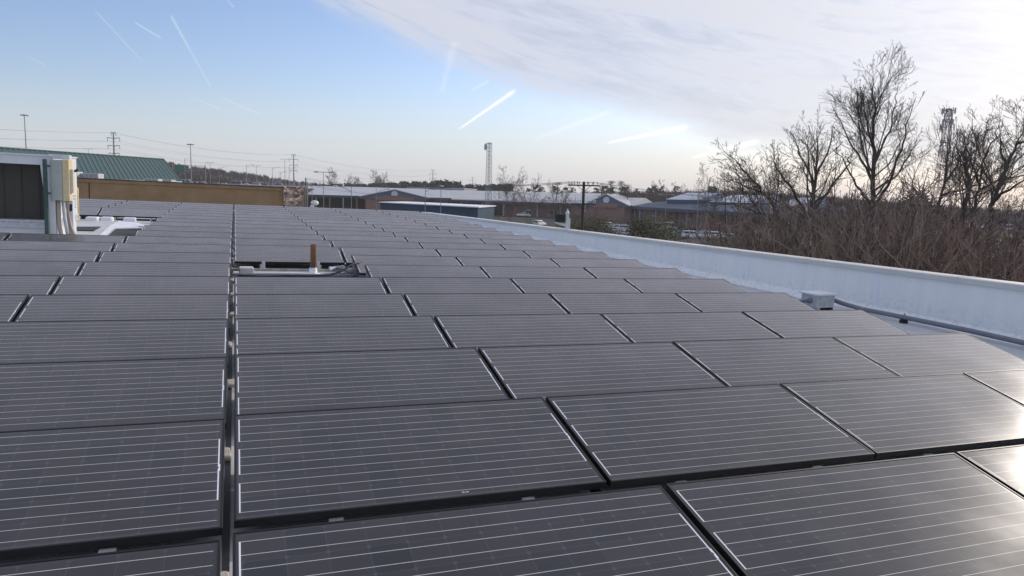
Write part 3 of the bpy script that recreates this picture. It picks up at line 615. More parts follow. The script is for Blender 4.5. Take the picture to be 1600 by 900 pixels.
# ------------------------------------------------------------------ tan wall and stone pier at the far edge
YW = 33.7
def tan_wall():
    a = roofhit(60, 274.6, 1, YW); b_ = roofhit(443, 292.2, 1, YW); xs = (-34, b_.x); sl = (b_.z-a.z)/(b_.x-a.x); zt = lambda x: b_.z + sl*(x-b_.x)
    t = thing('stucco_wall', 'long tan stucco wall with dark cap behind the solar array', 'wall', TR(0, YW, ZR)); 
    w = MB(); vs = []
    for x in xs:
        for dy, z in ((0, 0), (0, zt(x)-ZR-.20), (-.05, zt(x)-ZR-.17), (-.05, zt(x)-ZR-.04), (.35, zt(x)-ZR-.04), (.35, -6)): vs.append((x, dy, z))
    w.add(vs, [(k, (k+1) % 6, 6+(k+1) % 6, 6+k) for k in range(6)] + [tuple(range(6)), tuple(reversed(range(6, 12)))]); fixn(child('wall', w, M_stucco, t))
    c = MB(); vs = []
    for x in xs:
        for dy, z in ((-.08, zt(x)-ZR-.038), (-.08, zt(x)-ZR), (.38, zt(x)-ZR), (.38, zt(x)-ZR-.038)): vs.append((x, dy, z))
    c.add(vs, [(k, (k+1) % 4, 4+(k+1) % 4, 4+k) for k in range(4)] + [(0, 1, 2, 3), (7, 6, 5, 4)]); fixn(child('cap', c, mat('dark_cap', (.05, .045, .04), .6), t))
    xj = roofhit(139.5, 300, 1, YW).x
    j = MB(); j.box(xj-.02, xj+.02, -.006, -.001, .01, zt(xj)-ZR-.2); child('downpipe', j, M_black, t)
    # stone pier
    a = roofhit(443.5, 291, 1, YW-.25); b_ = roofhit(475, 291.5, 1, YW-.25)
    t = thing('stone_pier', 'pier of tan stacked stone at the end of the stucco wall', 'pier', TR((a.x+b_.x)/2, YW-.25, ZR)); h = (b_.x-a.x)/2
    w = MB(); w.box(-h, h, 0, .85, -6, a.z-ZR-.05); child('stonework', w, M_stone, t)
    c = MB(); c.box(-h-.03, h+.03, -.03, .88, a.z-ZR-.048, a.z-ZR); child('cap', c, M_stone, t)
    # low edge closing the far side of the roof
    b = MB(); b.cbox(b_.x+.05, PY(34)+.4, 0, .3, -6, .11, .02); tag(b.build('roof_kerb', M_cope, M=TR(0, YW+.1, ZR)), 'low metal capped kerb along the far roof edge', 'kerb')
    # lamp like fixture and two short masts at the far edge
    p = roofhit(489, 320, 1, YW+.2); b = MB(); b.cbox(-.12, .06, -.1, .1, 0, .22, .02); b.lathe([(.10, .22), (.17, .26), (.19, .33), (.15, .40), (.05, .44)], 14, (.08, 0, 0))
    tag(b.build('roof_ventilator', M_acw, M=TR(p.x, YW+.25, ZR+.10), smooth=False), 'small grey ventilator with white dome on the far roof edge', 'ventilator')
    for px, lab in ((477.5, 'thin dark mast right beside the stone pier'), (480.7, 'second thin dark mast from the stone pier')):
        p = roofhit(px, 320, 1, YW+.3); q = roofhit(px, 284 if px > 479 else 292, 1, YW+.3)
        b = MB(); b.tube([(0, 0, 0), (0, 0, q.z-ZR)], .03, 8); b.lathe([(.06, 0), (.06, .04), (.03, .05)], 8); tag(b.build('metal_mast', M_steel, M=TR(p.x, YW+.5, ZR)), lab, 'mast', 'masts by the stone pier')
tan_wall()

# ------------------------------------------------------------------ rooftop air handling unit
def rooftop_unit():
    YF = 16.5; a = roofhit(83, 363, 1, YF); XC = a.x; zt = roofhit(66, 241.5, 1, YF).z - ZR; L_ = -XC
    t = thing('rooftop_unit', 'white rooftop air handling unit with dark hooded intake at the left', 'air handler', TR(XC, YF, ZR)); 
    zb = .50; D = 2.75; Wd = 3.0
    # curb
    b = MB(); b.box(-Wd-.05, -.02, .05, D-.1, .0, .30); child('curb', b, M_acw, t)
    b = MB(); b.cbox(-Wd-.08, .03, -.02, D, .30, .345, .008); b.cbox(-Wd-.06, .01, .0, D-.02, .345, .42, .008); b.cbox(-Wd-.08, .03, -.02, D, .42, .46, .008); child('base_rail', b, M_galv, t)
    # body behind the intake recess
    b = MB(); b.box(-Wd, 0, .75, D, .46, zt-.03); child('body', b, M_acw, t)
    # sloping cheek and top band of the intake hood
    b = MB()
    def hood(x0, x1): b.prism([(0, zt-.03), (0, zt-.22), (.02, zt-.22), (.55, .52), (.55, .46), (.745, .46), (.745, zt-.03)], x0, x1, lambda u, v, w: (w, u, v))
    b.box(-Wd, -.0, 0, .745, zt-.22, zt-.03)
    b.prism([(0, zt-.222), (.02, zt-.222), (-.16, .462), (-.0, .462), (.0, .462)], 0, 0, lambda u, v, w: (u, w, v)) if False else None
    hd = fixn(child('hood', b, M_acw, t))
    b = MB(); b.prism([(-.20, zt-.222), (-.003, zt-.222), (-.003, .462), (-.155, .462)], 0, .745, lambda u, v, w: (u, w, v)); 
    # tapered front post
    b = MB(); b.prism([(-.20, zt-.222), (0, zt-.222), (0, .462), (-.085, .462)], 0.0, .06, lambda u, v, w: (u, w, v)); b.box(-.06, 0, .06, .745, .462, zt-.222); fixn(child('front_post', b, M_acw, t))
    b = MB(); b.box(-Wd, -.0, .30, .748, .462, .50)
    for k in range(9): b.box(-.30-k*.33, -.285-k*.33, .285, .299, .501, zt-.225)
    child('intake_louvre', b, mat('filter_screen', (.05, .048, .038)), t)
    b = MB(); b.box(-Wd, -.062, .30, .312, .50, zt-.224); child('filter_screen', b, mat('filter_screen', (.05, .048, .038), .9, var=.3, scale=6), t)
    b = MB(); b.cbox(-Wd-.04, .03, -.03, D+.03, zt-.03, zt, .008); child('top', b, M_acw, t)
    # side panels and vent on the lit side
    for k, (y0, y1) in enumerate(((.80, 1.7), (1.75, 2.65))):
        b = MB(); b.box(.001, .012, y0, y1, .52, zt-.10); pn = child('side_panel', b, M_acw, t); b = MB(); b.cbox(.013, .035, y0+.06, y0+.1, 1.0, 1.14, .004); b.build('handle', M_galv, pn)
    b = MB()
    for k in range(5): b.box(.013, .02, 1.9, 2.5, .62+k*.07, .66+k*.07)
    child('side_vent', b, M_grey, t)
    # electrical enclosure on a green strut
    e = thing('electrical_enclosure', 'cream electrical enclosure with rusty edge and conduits beside the rooftop unit', 'electrical box', TR(XC-.10, YF-.10, ZR) @ Matrix.Diagonal((.82, 1, 1, 1)))
    zz = lambda py: roofhit(100, py, 1, YF).z - ZR
    b = MB(); b.cbox(.13, .40, .0, .32, zz(313), zz(250), .012); child('housing', b, M_grey if False else mat('grey_green_box', (.40, .43, .40), .5, var=.1, scale=4), e)
    b = MB(); b.cbox(.402, .56, -.01, .33, zz(313)-.005, zz(250)+.01, .012); dr = child('door', b, M_rustcream, e)
    b = MB(); b.cbox(.50, .64, .04, .20, zz(301), zz(264), .01); b.build('meter_cover', M_cream, dr)
    b = MB(); b.cbox(.08, .56, .1, .32, zz(249), zz(242), .01); b.tube([(.3, .099, zz(245.5)), (.3, .08, zz(245.5))], .02, 8); child('top_box', b, M_acw, e)
    b = MB(); b.tube([(.36, .16, zz(313)), (.36, .16, .9), (.40, .14, .5), (.48, .1, .03)], .045, 10); b2 = b; child('conduit', b2, M_galv, e, True)
    b = MB(); b.tube([(.26, .16, zz(313)), (.25, .16, .8), (.26, .12, .4), (.33, .06, .03)], .05, 10); child('conduit', b, mat('tan_conduit', (.42, .36, .33), .6), e, True)
    b = MB(); b.tube([(.44, .2, zz(313)), (.44, .2, .8), (.52, .18, .35), (.66, .12, .05), (.74, .1, .03)], .035, 10); child('conduit', b, mat('tan_conduit', (.42, .36, .33)), e, True)
    b = MB(); b.cbox(.06, .20, .05, .24, .0, zz(300), .01); child('side_panel', b, M_acw, e)
    b = MB(); b.cbox(.42, .58, .2, .4, .02, zz(314), .01); wp = child('white_pipe', b, M_acw, e); b = MB(); b.box(.50, .56, .194, .199, zz(330), zz(319)); b.build('warning_label', M_black, wp)
    b = MB(); b.cbox(-.02, .07, -.09, -.02, .0, zz(250), .006); b.box(.02, .14, -.088, -.03, zz(262), zz(259)); b.box(.02, .14, -.088, -.03, zz(304), zz(301)); child('strut', b, M_green_post, e)
    b = MB(); b.tube([(.60, .25, zz(267)), (.68, .2, zz(266))], .028, 8); b.ball((.7, .19, zz(265)), .035); child('sensor', b, M_black, e)
    # yellow gas pipe
    p = roofhit(122, 345, 2, ZR)
    q = roofhit(115, 292, 1, p.y); q2 = roofhit(113, 344, 1, p.y)
    b = MB(); hh = q.z-ZR; b.tube([(0, 0, .06), (0, 0, hh-.05), (-.03, 0, hh), (-.12, 0, hh+.005), (-.45, 0, hh)], .035, 10); b.tube([(0, 0, .09), (-.5, 0, .09)], .03, 10); b.lathe([(.05, .0), (.05, .13), (.045, .14)], 10)
    tag(b.build('gas_pipe', M_yellow, M=TR(p.x, p.y, ZR), smooth=True), 'yellow gas pipe bending into the rooftop unit', 'gas pipe')
rooftop_unit()

# bare roof beyond the unit: pale walkway, dark mats, bagged ballast
def roofpoly(name, pix, z, m, lab, cat, thick=.02):
    pts = [roofhit(x, y, 2, ZR+z) for x, y in pix]; b = MB()
    b.prism([(p.x, p.y) for p in pts], z-thick+.0005, z, lambda u, v, w: (u, v, w)); o = b.build(name, m, M=TR(0, 0, ZR)); fixn(o); return tag(o, lab, cat)
roofpoly('walkway_pad', [(96,372),(150,372),(172,352),(186,345),(216,348),(226,352),(212,355),(178,356),(160,374)], .014, M_white, 'white walkway pad crossing the bare roof beside the rooftop unit', 'walkway pad', .010)
roofpoly('rubber_mat', [(163,374),(181,357.5),(222,356.5),(208,374)], .026, mat('rubber', (.032, .033, .034), .8, var=.2, scale=2), 'dark rubber mat on the roof at the left ends of the panel rows', 'mat', .022)
roofpoly('rubber_mat', [(108,359),(113,354),(157,354),(146,360)], .026, mat('rubber', (.032, .033, .034)), 'dark rubber mat close beside the rooftop unit', 'mat', .022)
for k, (a, c_) in enumerate(((133,152),(157,175),(193,212))):
    y = 345 if k < 2 else 346
    p0 = roofhit(a, y, 2, ZR); p1 = roofhit(c_, y, 2, ZR); w = (p1-p0).length
    b = MB(); b.cbox(-w/2, w/2, 0, .35, 0, .11, .03); tag(b.build('ballast_block', M_white, M=TR((p0.x+p1.x)/2, p0.y+.1, ZR, rnd.uniform(-.1, .1))), '%s white ballast block before the exposed panels beside the rooftop unit' % ('leftmost', 'middle', 'rightmost')[k], 'ballast block', 'white ballast blocks before the exposed panels')
for k, (px) in enumerate((126, 181, 186, 225)):
    p0 = roofhit(px, 341, 2, ZR); b = MB(); b.cbox(-.09, .09, 0, .1, 0, .12, .01); tag(b.build('ballast_block', M_conc, M=TR(p0.x, p0.y+.4, ZR, .1*k)), 'small tan block in shade under the exposed panels beside the rooftop unit', 'ballast block', 'small blocks under the exposed panels')

# thin evening haze: one closed box of even density round everything
hm = bpy.data.materials.new('haze'); hm.use_nodes = True; hm.node_tree.nodes.clear()
_o = hm.node_tree.nodes.new('ShaderNodeOutputMaterial'); _v = hm.node_tree.nodes.new('ShaderNodeVolumePrincipled')
_v.inputs['Density'].default_value = .00022; _v.inputs['Color'].default_value = (.93, .92, .95, 1); _v.inputs['Anisotropy'].default_value = .2; hm.node_tree.links.new(_v.outputs[0], _o.inputs['Volume'])
b = MB(); b.box(-2600, 2600, -2600, 2600, -1.2, 62); tag(b.build('haze', hm), 'thin evening haze over the far buildings and woods', 'haze', kind='stuff')

# ================================================================== beyond the roof
def frame2(A, B):                                                   # matrix: origin A, x toward B, y away from the camera
    A = Vector(A); B = Vector(B); d = (B-A); d.z = 0; L_ = d.length; d.normalize(); y = Vector((-d.y, d.x, 0))
    if (A-CAM).dot(y) < 0: y = -y; 
    m = Matrix((d, y, Vector((0, 0, 1)))).transposed().to_4x4(); m.translation = (A.x, A.y, 0); return m, L_

# neighbour with the green metal hip roof
def green_building():
    E = W_(257, 185); Lf = W_(0, 146); d = (Lf-E).normalized(); zr = zat(257, 249.5, 185); ze = 9.5
    v = W_(284, 168) - E                                             # from the ridge end down to the eave corner
    t = thing('green_roofed_building', 'low building with green standing seam metal roof behind the tan wall', 'building', Matrix.Translation((E.x, E.y, 0)))
    P = lambda a, k, z: d*a + v*k + Vector((0, 0, z))
    LN = 110
    r = MB(); r.add([P(0,0,zr), P(LN,0,zr), P(LN,1,ze), P(0,1,ze), P(0,-1,ze), P(LN,-1,ze)], [(0,1,2,3), (0,4,5,1), (0,3,4), (1,5,2), (2,5,4,3)]); rf = fixn(child('roof', r, M_greenroof, t))
    rb = MB(); k = .3
    while k < LN-.5:
        a0 = P(k, 0, zr); a1 = P(k, 1, ze); s_ = d*.16; u = Vector((0, 0, .12))
        rb.add([a0-s_, a0+s_, a1+s_, a1-s_, a0-s_+u, a0+s_+u, a1+s_+u, a1-s_+u], [(4,5,6,7),(0,4,7,3),(1,2,6,5),(0,1,5,4),(3,7,6,2)]); k += 1.15
    fixn(rb.build('roof_seams', M_greenrib, rf))
    rc = MB(); rc.tube([P(LN,0,zr+.1), P(0,0,zr+.1), P(0,1,ze+.1)], .16, 6); rc.build('ridge_cap', M_greenrib, rf)
    w = MB(); vs = [P(a, k, z) for z in (0, ze-.25) for a, k in ((LN-1,.93),(1.2,.93),(1.2,-.93),(LN-1,-.93))]; w.add(vs, [(0,1,2,3),(4,5,6,7),(0,1,5,4),(1,2,6,5),(2,3,7,6),(3,0,4,7)]); fixn(child('wall', w, M_stucco, t))
    f = MB(); f.tube([P(LN,1.01,ze-.1), P(-.1,1.01,ze-.1)], .2, 4); child('gutter', f, M_acw, t)
green_building()
def annex():
    M, L_ = frame2(W_(60, 118), W_(298, 142)); t = thing('flat_roofed_annex', 'flat roofed annex with pale coping in front of the green roof', 'building', M)
    b = MB(); b.box(0, L_, 0, 16, 0, 8.9); child('wall', b, M_stucco, t)
    b = MB(); b.box(-.1, L_+.1, -.1, 16.1, 8.903, 9.12); child('coping', b, M_acw, t)
    for px0, px1, D, h, lab in ((125,154,122,1.05,'wide pale rooftop cooler before the green roof, leftmost'),(113,121,121,1.25,'small pale rooftop cooler close right of the electrical enclosure'),(226,247,133,.55,'low grey rooftop cooler at the right foot of the green roof'),(249,268,136,.5,'low pale rooftop duct right of the low grey cooler')):
        A = W_(px0, D); B = W_(px1, D); m, l = frame2(A, B); m.translation.z = 9.12
        q = thing('rooftop_cooler', lab, 'cooler', m, 'coolers on the annex roof'); b = MB(); b.cbox(0, l, 0, 1.8, .1, h, .05); child('casing', b, M_galv, q); b = MB()
        for k in range(4): b.box(l*.08+k*l*.23, l*.08+k*l*.23+l*.17, -.02, -.002, .2, h-.12)
        child('grille', b, M_grey, q); b = MB(); b.box(0, l, .1, 1.7, 0, .098); child('base', b, M_black, q)
annex()

# elevated highway with vehicles, masts and sign
def car(name, lab, cat, M, paint, kind='sedan', group=None, lod=1):
    t = thing(name, lab, cat, M, group); h = .9
    if kind == 'pickup':
        LN = 5.7; body = [(-2.85,.45),(-2.85,1.12),(-.75,1.14),(.95,1.12),(1.2,1.14),(2.75,1.02),(2.85,.7),(2.85,.42)]
        cab = [(-.75,1.13),(-.62,1.82),(.55,1.86),(1.35,1.13)]
    elif kind == 'suv':
        LN = 4.7; body = [(-2.35,.45),(-2.38,1.1),(1.05,1.1),(2.2,.98),(2.36,.7),(2.35,.42)]; cab = [(-2.3,1.09),(-2.05,1.72),(.25,1.76),(1.15,1.09)]
    elif kind == 'van':
        LN = 5.4; body = [(-2.7,.45),(-2.7,1.2),(1.9,1.2),(2.6,1.1),(2.72,.7),(2.7,.42)]; cab = [(-2.68,1.19),(-2.62,2.25),(1.35,2.3),(2.2,1.19)]
    elif kind == 'bus':
        LN = 10; body = [(-5,.6),(-5,1.4),(3.7,1.4),(4.9,1.35),(5,.9),(5,.5)]; cab = [(-5,1.39),(-4.9,3.0),(3.3,3.05),(3.7,1.39)]; h = 1.2
    else:
        LN = 4.6; body = [(-2.3,.45),(-2.3,.95),(-1.5,1.0),(1.0,.98),(2.1,.85),(2.3,.6),(2.3,.4)]; cab = [(-1.6,.99),(-.95,1.42),(.35,1.45),(1.15,.98)]
    b = MB(); b.prism(body, -h, h, lambda u, v, w: (u, w, v)); 
    n = len(cab); vs = [(u, -h*(.94 if v < 1.3 else .76), v) for u, v in cab] + [(u, h*(.94 if v < 1.3 else .76), v) for u, v in cab]
    b.add(vs, [tuple(range(n)), tuple(reversed(range(n, 2*n)))] + [(i, n+i, n+(i+1)%n, (i+1)%n) for i in range(n)])
    o = fixn(child('body', b, paint, t)); bv = o.modifiers.new('b', 'BEVEL'); bv.width = .05; bv.segments = 2
    z0, z1 = cab[0][1]+.06, cab[1][1]-.10; top = cab[1][1]; g_ = MB()
    for s in (-1, 1):
        def yy(z): return s*(h*(.94-(.18)*(z-cab[0][1])/(top-cab[0][1]))+.006)
        x0a, x0b, x1a, x1b = cab[0][0]+.14, cab[1][0]+.10, cab[2][0]-.06, cab[3][0]-.22; mid = (x0a+x1a)/2
        for a0, a1, c0, c1 in ((x0a, mid-.04, x0b, mid-.04), (mid+.04, x1b, mid+.04, x1a)):
            g_.add([(a0, yy(z0), z0), (a1, yy(z0), z0), (c1, yy(z1), z1), (c0, yy(z1), z1)], [(0,1,2,3)])
    for (ua, va), (ub, vb), sg in ((cab[3], cab[2], 1), (cab[0], cab[1], -1)):
        p0 = .12; p1 = .88; f = lambda t_: (ua+(ub-ua)*t_+sg*.008, va+(vb-va)*t_+.005)
        (xa, za), (xb, zb) = f(p0), f(p1); g_.add([(xa,-h*.84,za),(xa,h*.84,za),(xb,h*.7,zb),(xb,-h*.7,zb)], [(0,1,2,3)])
    child('windows', g_, M_glassd, t)
    if lod:
        xw = LN*.31
        for x in (-xw, xw):
            for s in (-1, 1):
                b = MB(); T = Matrix.Translation((x, s*(h-.12), .36)) @ Matrix.Rotation(R(90), 4, 'X'); b.lathe([(.20,-.12),(.34,-.12),(.36,-.09),(.36,.09),(.34,.12),(.20,.12)], 14, M=T); w = child('wheel', b, M_tyre, t)
                b = MB(); b.lathe([(.0,-.125),(.19,-.125),(.19,.125),(.0,.125)], 10, M=T); b.build('rim', M_rim, w)
        for s in (-1, 1):
            b = MB(); b.box(LN/2-.06, LN/2+.012, s*h*.72-.16, s*h*.72+.16, .66, .82); child('headlight', b, mat('lamp_lens', (.7, .7, .7), .1), t)
            b = MB(); b.box(-LN/2-.014, -LN/2+.05, s*h*.8-.1, s*h*.8+.1, .72, .95); child('tail_light', b, mat('tail_lens', (.25, .01, .01), .2), t)
    return t
def heading(px, D, deg):                                            # deg 0: driving to the image right, 90: away
    a = math.atan2(CR.y, CR.x); return a + R(deg)
def lamp_post(px, top, D, lab, kind='arm', side=1, grp='street lamps beyond the roof', zt=None, rad=.09):
    z = zat(px, top, D); t = thing('street_lamp', lab, 'street lamp', TW(W_(px, D)), grp)
    b = MB(); b.tube([(0,0,0), (0,0,z*.5), (0,0,z)], [rad*1.3, rad, rad*.6], 8); child('pole', b, M_steel, t)
    r = Vector((CR.x, CR.y, 0)).normalized()*side
    if kind == 'arm':
        b = MB(); b.tube([(0,0,z-.9), r*.9+Vector((0,0,z-.35)), r*2.2+Vector((0,0,z))], .05, 6); child('arm', b, M_steel, t)
        b = MB(); c = r*2.5+Vector((0,0,z)); b.ball(c, .38, 8, 5, (1, 1, .3)); child('lamp_head', b, M_galv, t, True)
    elif kind == 'tee':
        b = MB(); b.tube([r*-1.3+Vector((0,0,z)), r*1.3+Vector((0,0,z))], .05, 6); child('arm', b, M_steel, t)
        for s in (-1, 1): b = MB(); c = r*s*1.3+Vector((0,0,z)); b.box(c.x-.35, c.x+.35, c.y-.2, c.y+.2, z-.1, z+.1); child('lamp_head', b, M_grey, t)
    elif kind == 'mast':
        b = MB(); b.lathe([(.1, z-.5), (.9, z-.3), (.9, z-.15), (.1, z)], 10); child('lamp_ring', b, M_grey, t)
        for k in range(6):
            a = k*math.pi/3; b = MB(); b.ball((1.1*math.cos(a), 1.1*math.sin(a), z-.35), .33, 6, 4, (1,1,.7)); child('lamp_head', b, M_grey, t)
    return t
def highway():
    M, L_ = frame2(W_(60, 300), W_(455, 300))
    b = MB(); b.prism([(-30, 0), (-14, 9.2), (40, 9.2), (56, 0)], -5, L_+10, lambda u, v, w: (w, u, v)); o = fixn(b.build('embankment', mat('forest_floor', (.05, .038, .028)), M=M)); tag(o, kind='structure')
    b = MB(); b.box(-5, L_+10, -12, 38, 9.204, 9.22); tag(b.build('highway', M_asph, M=M), kind='structure')
    b = MB(); b.prism([(-.3,0),(-.12,.85),(.12,.85),(.3,0)], -4, L_+9, lambda u, v, w: (w, u, v)); M2 = M.copy(); M2.translation += Vector((0,0,9.22))+M.to_3x3() @ Vector((0,-11.5,0)); fixn(tag(b.build('road_barrier', mat('pale_concrete', (.42, .42, .41), .85, var=.2, scale=.4), M=M2), 'long pale concrete barrier along the elevated highway', 'barrier'))
    specs = [(236,'van',M_carw,'white van'),(247,'suv',M_carw,'white suv'),(262,'van',M_carg,'silver van'),(292,'van',M_carw,'white van'),(301,'suv',M_carg,'silver suv'),(319,'suv',M_carw,'white suv'),(337,'sedan',M_carg,'silver sedan'),(352,'sedan',M_carw,'white sedan'),(368,'van',M_carg,'silver van'),(386,'sedan',M_carw,'white sedan'),(398,'suv',M_carw,'white suv'),(417,'sedan',M_card,'dark sedan'),(433,'suv',M_carg,'silver suv')]
    last = 'the green roof'
    for k, (px, kd, m, nm) in enumerate(specs):
        p = W_(px, 300+(k % 3)*5, 9.22); c = car('parked_car' if False else 'highway_car', '%s on the far highway, number %s from the left' % (nm, ('one','two','three','four','five','six','seven','eight','nine','ten','eleven','twelve','thirteen')[k]), 'car', TW(p, heading(px, 300, 0 if k % 2 else 180)), m, kd, 'vehicles on the far highway', 0)
    # green sign on its gantry
    t = thing('road_sign', 'green highway sign hung on a gantry right of the green roof', 'road sign', M @ Matrix.Translation(M.inverted() @ W_(283, 302, 9.22)))
    i = t.matrix_world.inverted(); z0 = zat(283, 268.5, 302)-9.22; z1 = zat(283, 257.5, 302)-9.22
    b = MB(); b.cbox(-1.75, 1.75, -.6, -.5, z0, z1, .03); sg = child('panel', b, mat('sign_green', (.01, .16, .11), .4), t)
    b = MB(); b.box(.6, 3.0, -.75, -.65, z1-1.2, z1+.5); 
    for px, kx in ((270, -3.2), (321, 10.2)):
        b = MB(); b.tube([(kx,0,0),(kx,0,z1+.2)], .18, 8); child('post', b, M_steel, t)
    b = MB(); b.tube([(-3.2,0,z1-.3),(10.2,0,z1-.3)], .1, 6); b.tube([(-3.2,0,z0+.6),(10.2,0,z0+.6)], .1, 6)
    for k in range(10): b.tube([(-3.2+k*1.34,0,z0+.6),(-3.2+(k+1)*1.34,0,z1-.3)], .05, 4)
    child('truss', b, M_steel, t)
highway()
lamp_post(44, 180, 276, 'tall highway mast light behind the green roof, leftmost', 'mast', grp='tall mast lights', rad=.22)
lamp_post(299.5, 225, 296, 'tall highway mast light just right of the green sign', 'mast', grp='tall mast lights', rad=.2)
for px, top, kd, lab in ((140.5,233,'tee','short lamp post tip showing over the green roof'),(290,247,'arm','lamp post close right of the green sign'),(329,254,'tee','first lamp post right of the tall mast light'),(343,261,'arm','second lamp post right of the tall mast light'),(385.5,257,'arm','lamp post midway between the mast light and the power pole'),(401,259,'tee','lamp post with double head left of the power pole'),(426,261,'arm','lamp post third left of the power pole'),(438,268,'arm','short lamp post second left of the power pole'),(445.5,249,'tee','tall lamp post just left of the power pole'),(452,262,'arm','lamp post touching the power pole at its left')):
    lamp_post(px, top, 295, lab, kd, grp='lamp posts along the highway', rad=.11)
for px, top, D, kd, s, lab in ((505.5,269,130,'tee',1,'tall double headed lamp before the pale school roof'),(549,291,115,'arm',-1,'lamp whose arm points left before the school roof'),(664.5,290.5,115,'arm',1,'lamp whose arm points right above the brick entrance'),(689,296,120,'tee',1,'thin lamp post before the dark blue shed'),(588,295,150,'arm',1,'faint thin lamp before the left school gable'),(487.5,290,120,'tee',1,'thin lamp nearest the stone pier')):
    lamp_post(px, top, D, lab, kd, s, 'lamps before the school', rad=.07)
for px, top, D, lab in ((1041,304,150,'thin lamp post before the blue school roof, left one'),(1091,300,140,'thin lamp post before the blue school roof, right one')):
    lamp_post(px, top, D, lab, 'tee', 1, 'lamps before the blue roof', rad=.07)

# power line
def catenary(a, b_, sag, n=12):
    return [a.lerp(b_, k/n) - Vector((0, 0, sag*4*(k/n)*(1-k/n))) for k in range(n+1)]
def power_pole(px, top, D, lab, arms):
    z = zat(px, top, D); base = W_(px, D); t = thing('power_pole', lab, 'power pole', TW(base), 'steel power poles'); r = Vector((CR.x, CR.y, 0)).normalized()
    b = MB(); b.tube([(0,0,0),(0,0,z)], [.42, .2], 10); child('pole', b, M_steel, t); tips = []
    for py, w in arms:
        za = zat(px, py, D); hw = w*D/F_PX
        b = MB(); b.tube([r*-hw+Vector((0,0,za+.25)), Vector((0,0,za)), r*hw+Vector((0,0,za+.25))], .12, 6); am = child('crossarm', b, M_steel, t)
        for s in (-1, 1):
            b = MB(); c = r*hw*s; b.tube([c+Vector((0,0,za+.2)), c+Vector((0,0,za-1.0))], .10, 6); b.build('insulator', M_grey, am)
        tips.append((za, hw))
    return base, tips, r
pp = [power_pole(180.5, 208, 240, 'power pole with three crossarms rising behind the green roof', [(208.5,3.5),(217,9.5),(228.7,9),(240.5,8)]),
      power_pole(459.3, 242, 348, 'power pole with crossarms above the stone pier', [(242.3,3),(249.5,7),(258.5,6.5),(267,5.5)]),
      power_pole(676, 265.5, 510, 'small far power pole left of the lattice tower', [(266,2.5),(272,5.5),(279,5)]),
      power_pole(738, 277, 760, 'smallest far power pole beside the lattice tower', [(277.5,2),(282,5),(287,4)])]
def wires(a, b_, lab, rad=.035):
    rad *= .36
    b = MB()
    for k in range(min(len(a[1]), len(b_[1]), 3)):
        for s in (-1, 1):
            p = a[0]+a[2]*a[1][k][1]*s+Vector((0,0,a[1][k][0]-(.9 if k else 0))); q = b_[0]+b_[2]*b_[1][k][1]*s+Vector((0,0,b_[1][k][0]-(.9 if k else 0)))
            b.tube(catenary(p, q, (p-q).length*.018), rad, 4, False)
    tag(b.build('power_line', mat('cable_metal', (.10, .10, .11), .6)), lab, 'power line', 'power lines')
p0 = (W_(-420, 190), [(z+1.0, hw) for z, hw in pp[0][1]], pp[0][2])
wires(p0, pp[0], 'power lines left of the leftmost power pole', .045); wires(pp[0], pp[1], 'power lines from the leftmost power pole to the stone pier', .05); wires(pp[1], pp[2], 'power lines above the pale school roof', .05); wires(pp[2], pp[3], 'farthest short span of power lines', .05)

# lattice towers
def lattice(px, top, D, w0, w1, name, lab, cat, face=4):
    z = zat(px, top, D); t = thing(name, lab, cat, TW(W_(px, D), .3))
    def cor(k, zz):
        w = (w0+(w1-w0)*zz/z)/2; return Vector((w if k in (0, 3) else -w, w if k < 2 else -w, zz))
    b = MB()
    for k in range(4): b.tube([cor(k, 0), cor(k, z)], .06 if w0 < 3 else .085, 5)
    zz = 0
    while zz < z-.1:
        st = max(.9, (w0+(w1-w0)*zz/z)*1.05); z2 = min(z, zz+st)
        for k in range(4):
            b.tube([cor(k, zz), cor((k+1) % 4, z2)], .035 if w0 < 3 else .05, 4, False); b.tube([cor((k+1) % 4, zz), cor(k, z2)], .035 if w0 < 3 else .05, 4, False); b.tube([cor(k, z2), cor((k+1) % 4, z2)], .045, 4, False)
        zz = z2
    child('mast', b, M_steel if name == 'lattice_tower' else mat('dark_steel', (.07, .07, .075), .6), t); return t, z
t, z = lattice(763, 224, 250, 1.7, 1.15, 'lattice_tower', 'grey lattice tower rising behind the school roof', 'tower')
b = MB(); b.box(-1.9, -1.2, -.3, .3, z-2.4, z-.6); b.tube([(-1.5,0,z-.6),(-1.5,0,z-.2)], .2, 6); b.tube([(-1.6,0,z-1.5),(-.6,0,z-1.5)], .06, 5); child('antenna', b, M_grey, t)
t, z = lattice(1468, 172, 250, 5.2, 1.3, 'cell_tower', 'tall dark cell tower with antenna clusters among the bare trees', 'cell tower')
for k, (py, rad, n) in enumerate(((175,2.0,9),(183,1.3,6),(192,1.6,7),(200,2.1,9),(224,1.3,5),(237,1.4,3))):
    zz = zat(1468, py, 250); pf = MB(); pf.tube([(rad*.8*math.cos(a*math.pi/4), rad*.8*math.sin(a*math.pi/4), zz) for a in range(9)], .07, 4); pl = child('antenna_platform', pf, M_grey, t)
    for q in range(n):
        a = 2*math.pi*q/n+.4*k; b = MB(); c = Vector((rad*math.cos(a), rad*math.sin(a), zz)); b.box(-.15, .15, -.1, .1, -1.0, .9, Matrix.Translation(c) @ Matrix.Rotation(a, 4, 'Z')); b.tube([c*.5+Vector((0,0,zz*.5)), c], .05, 4); b.build('antenna', M_grey, pl)

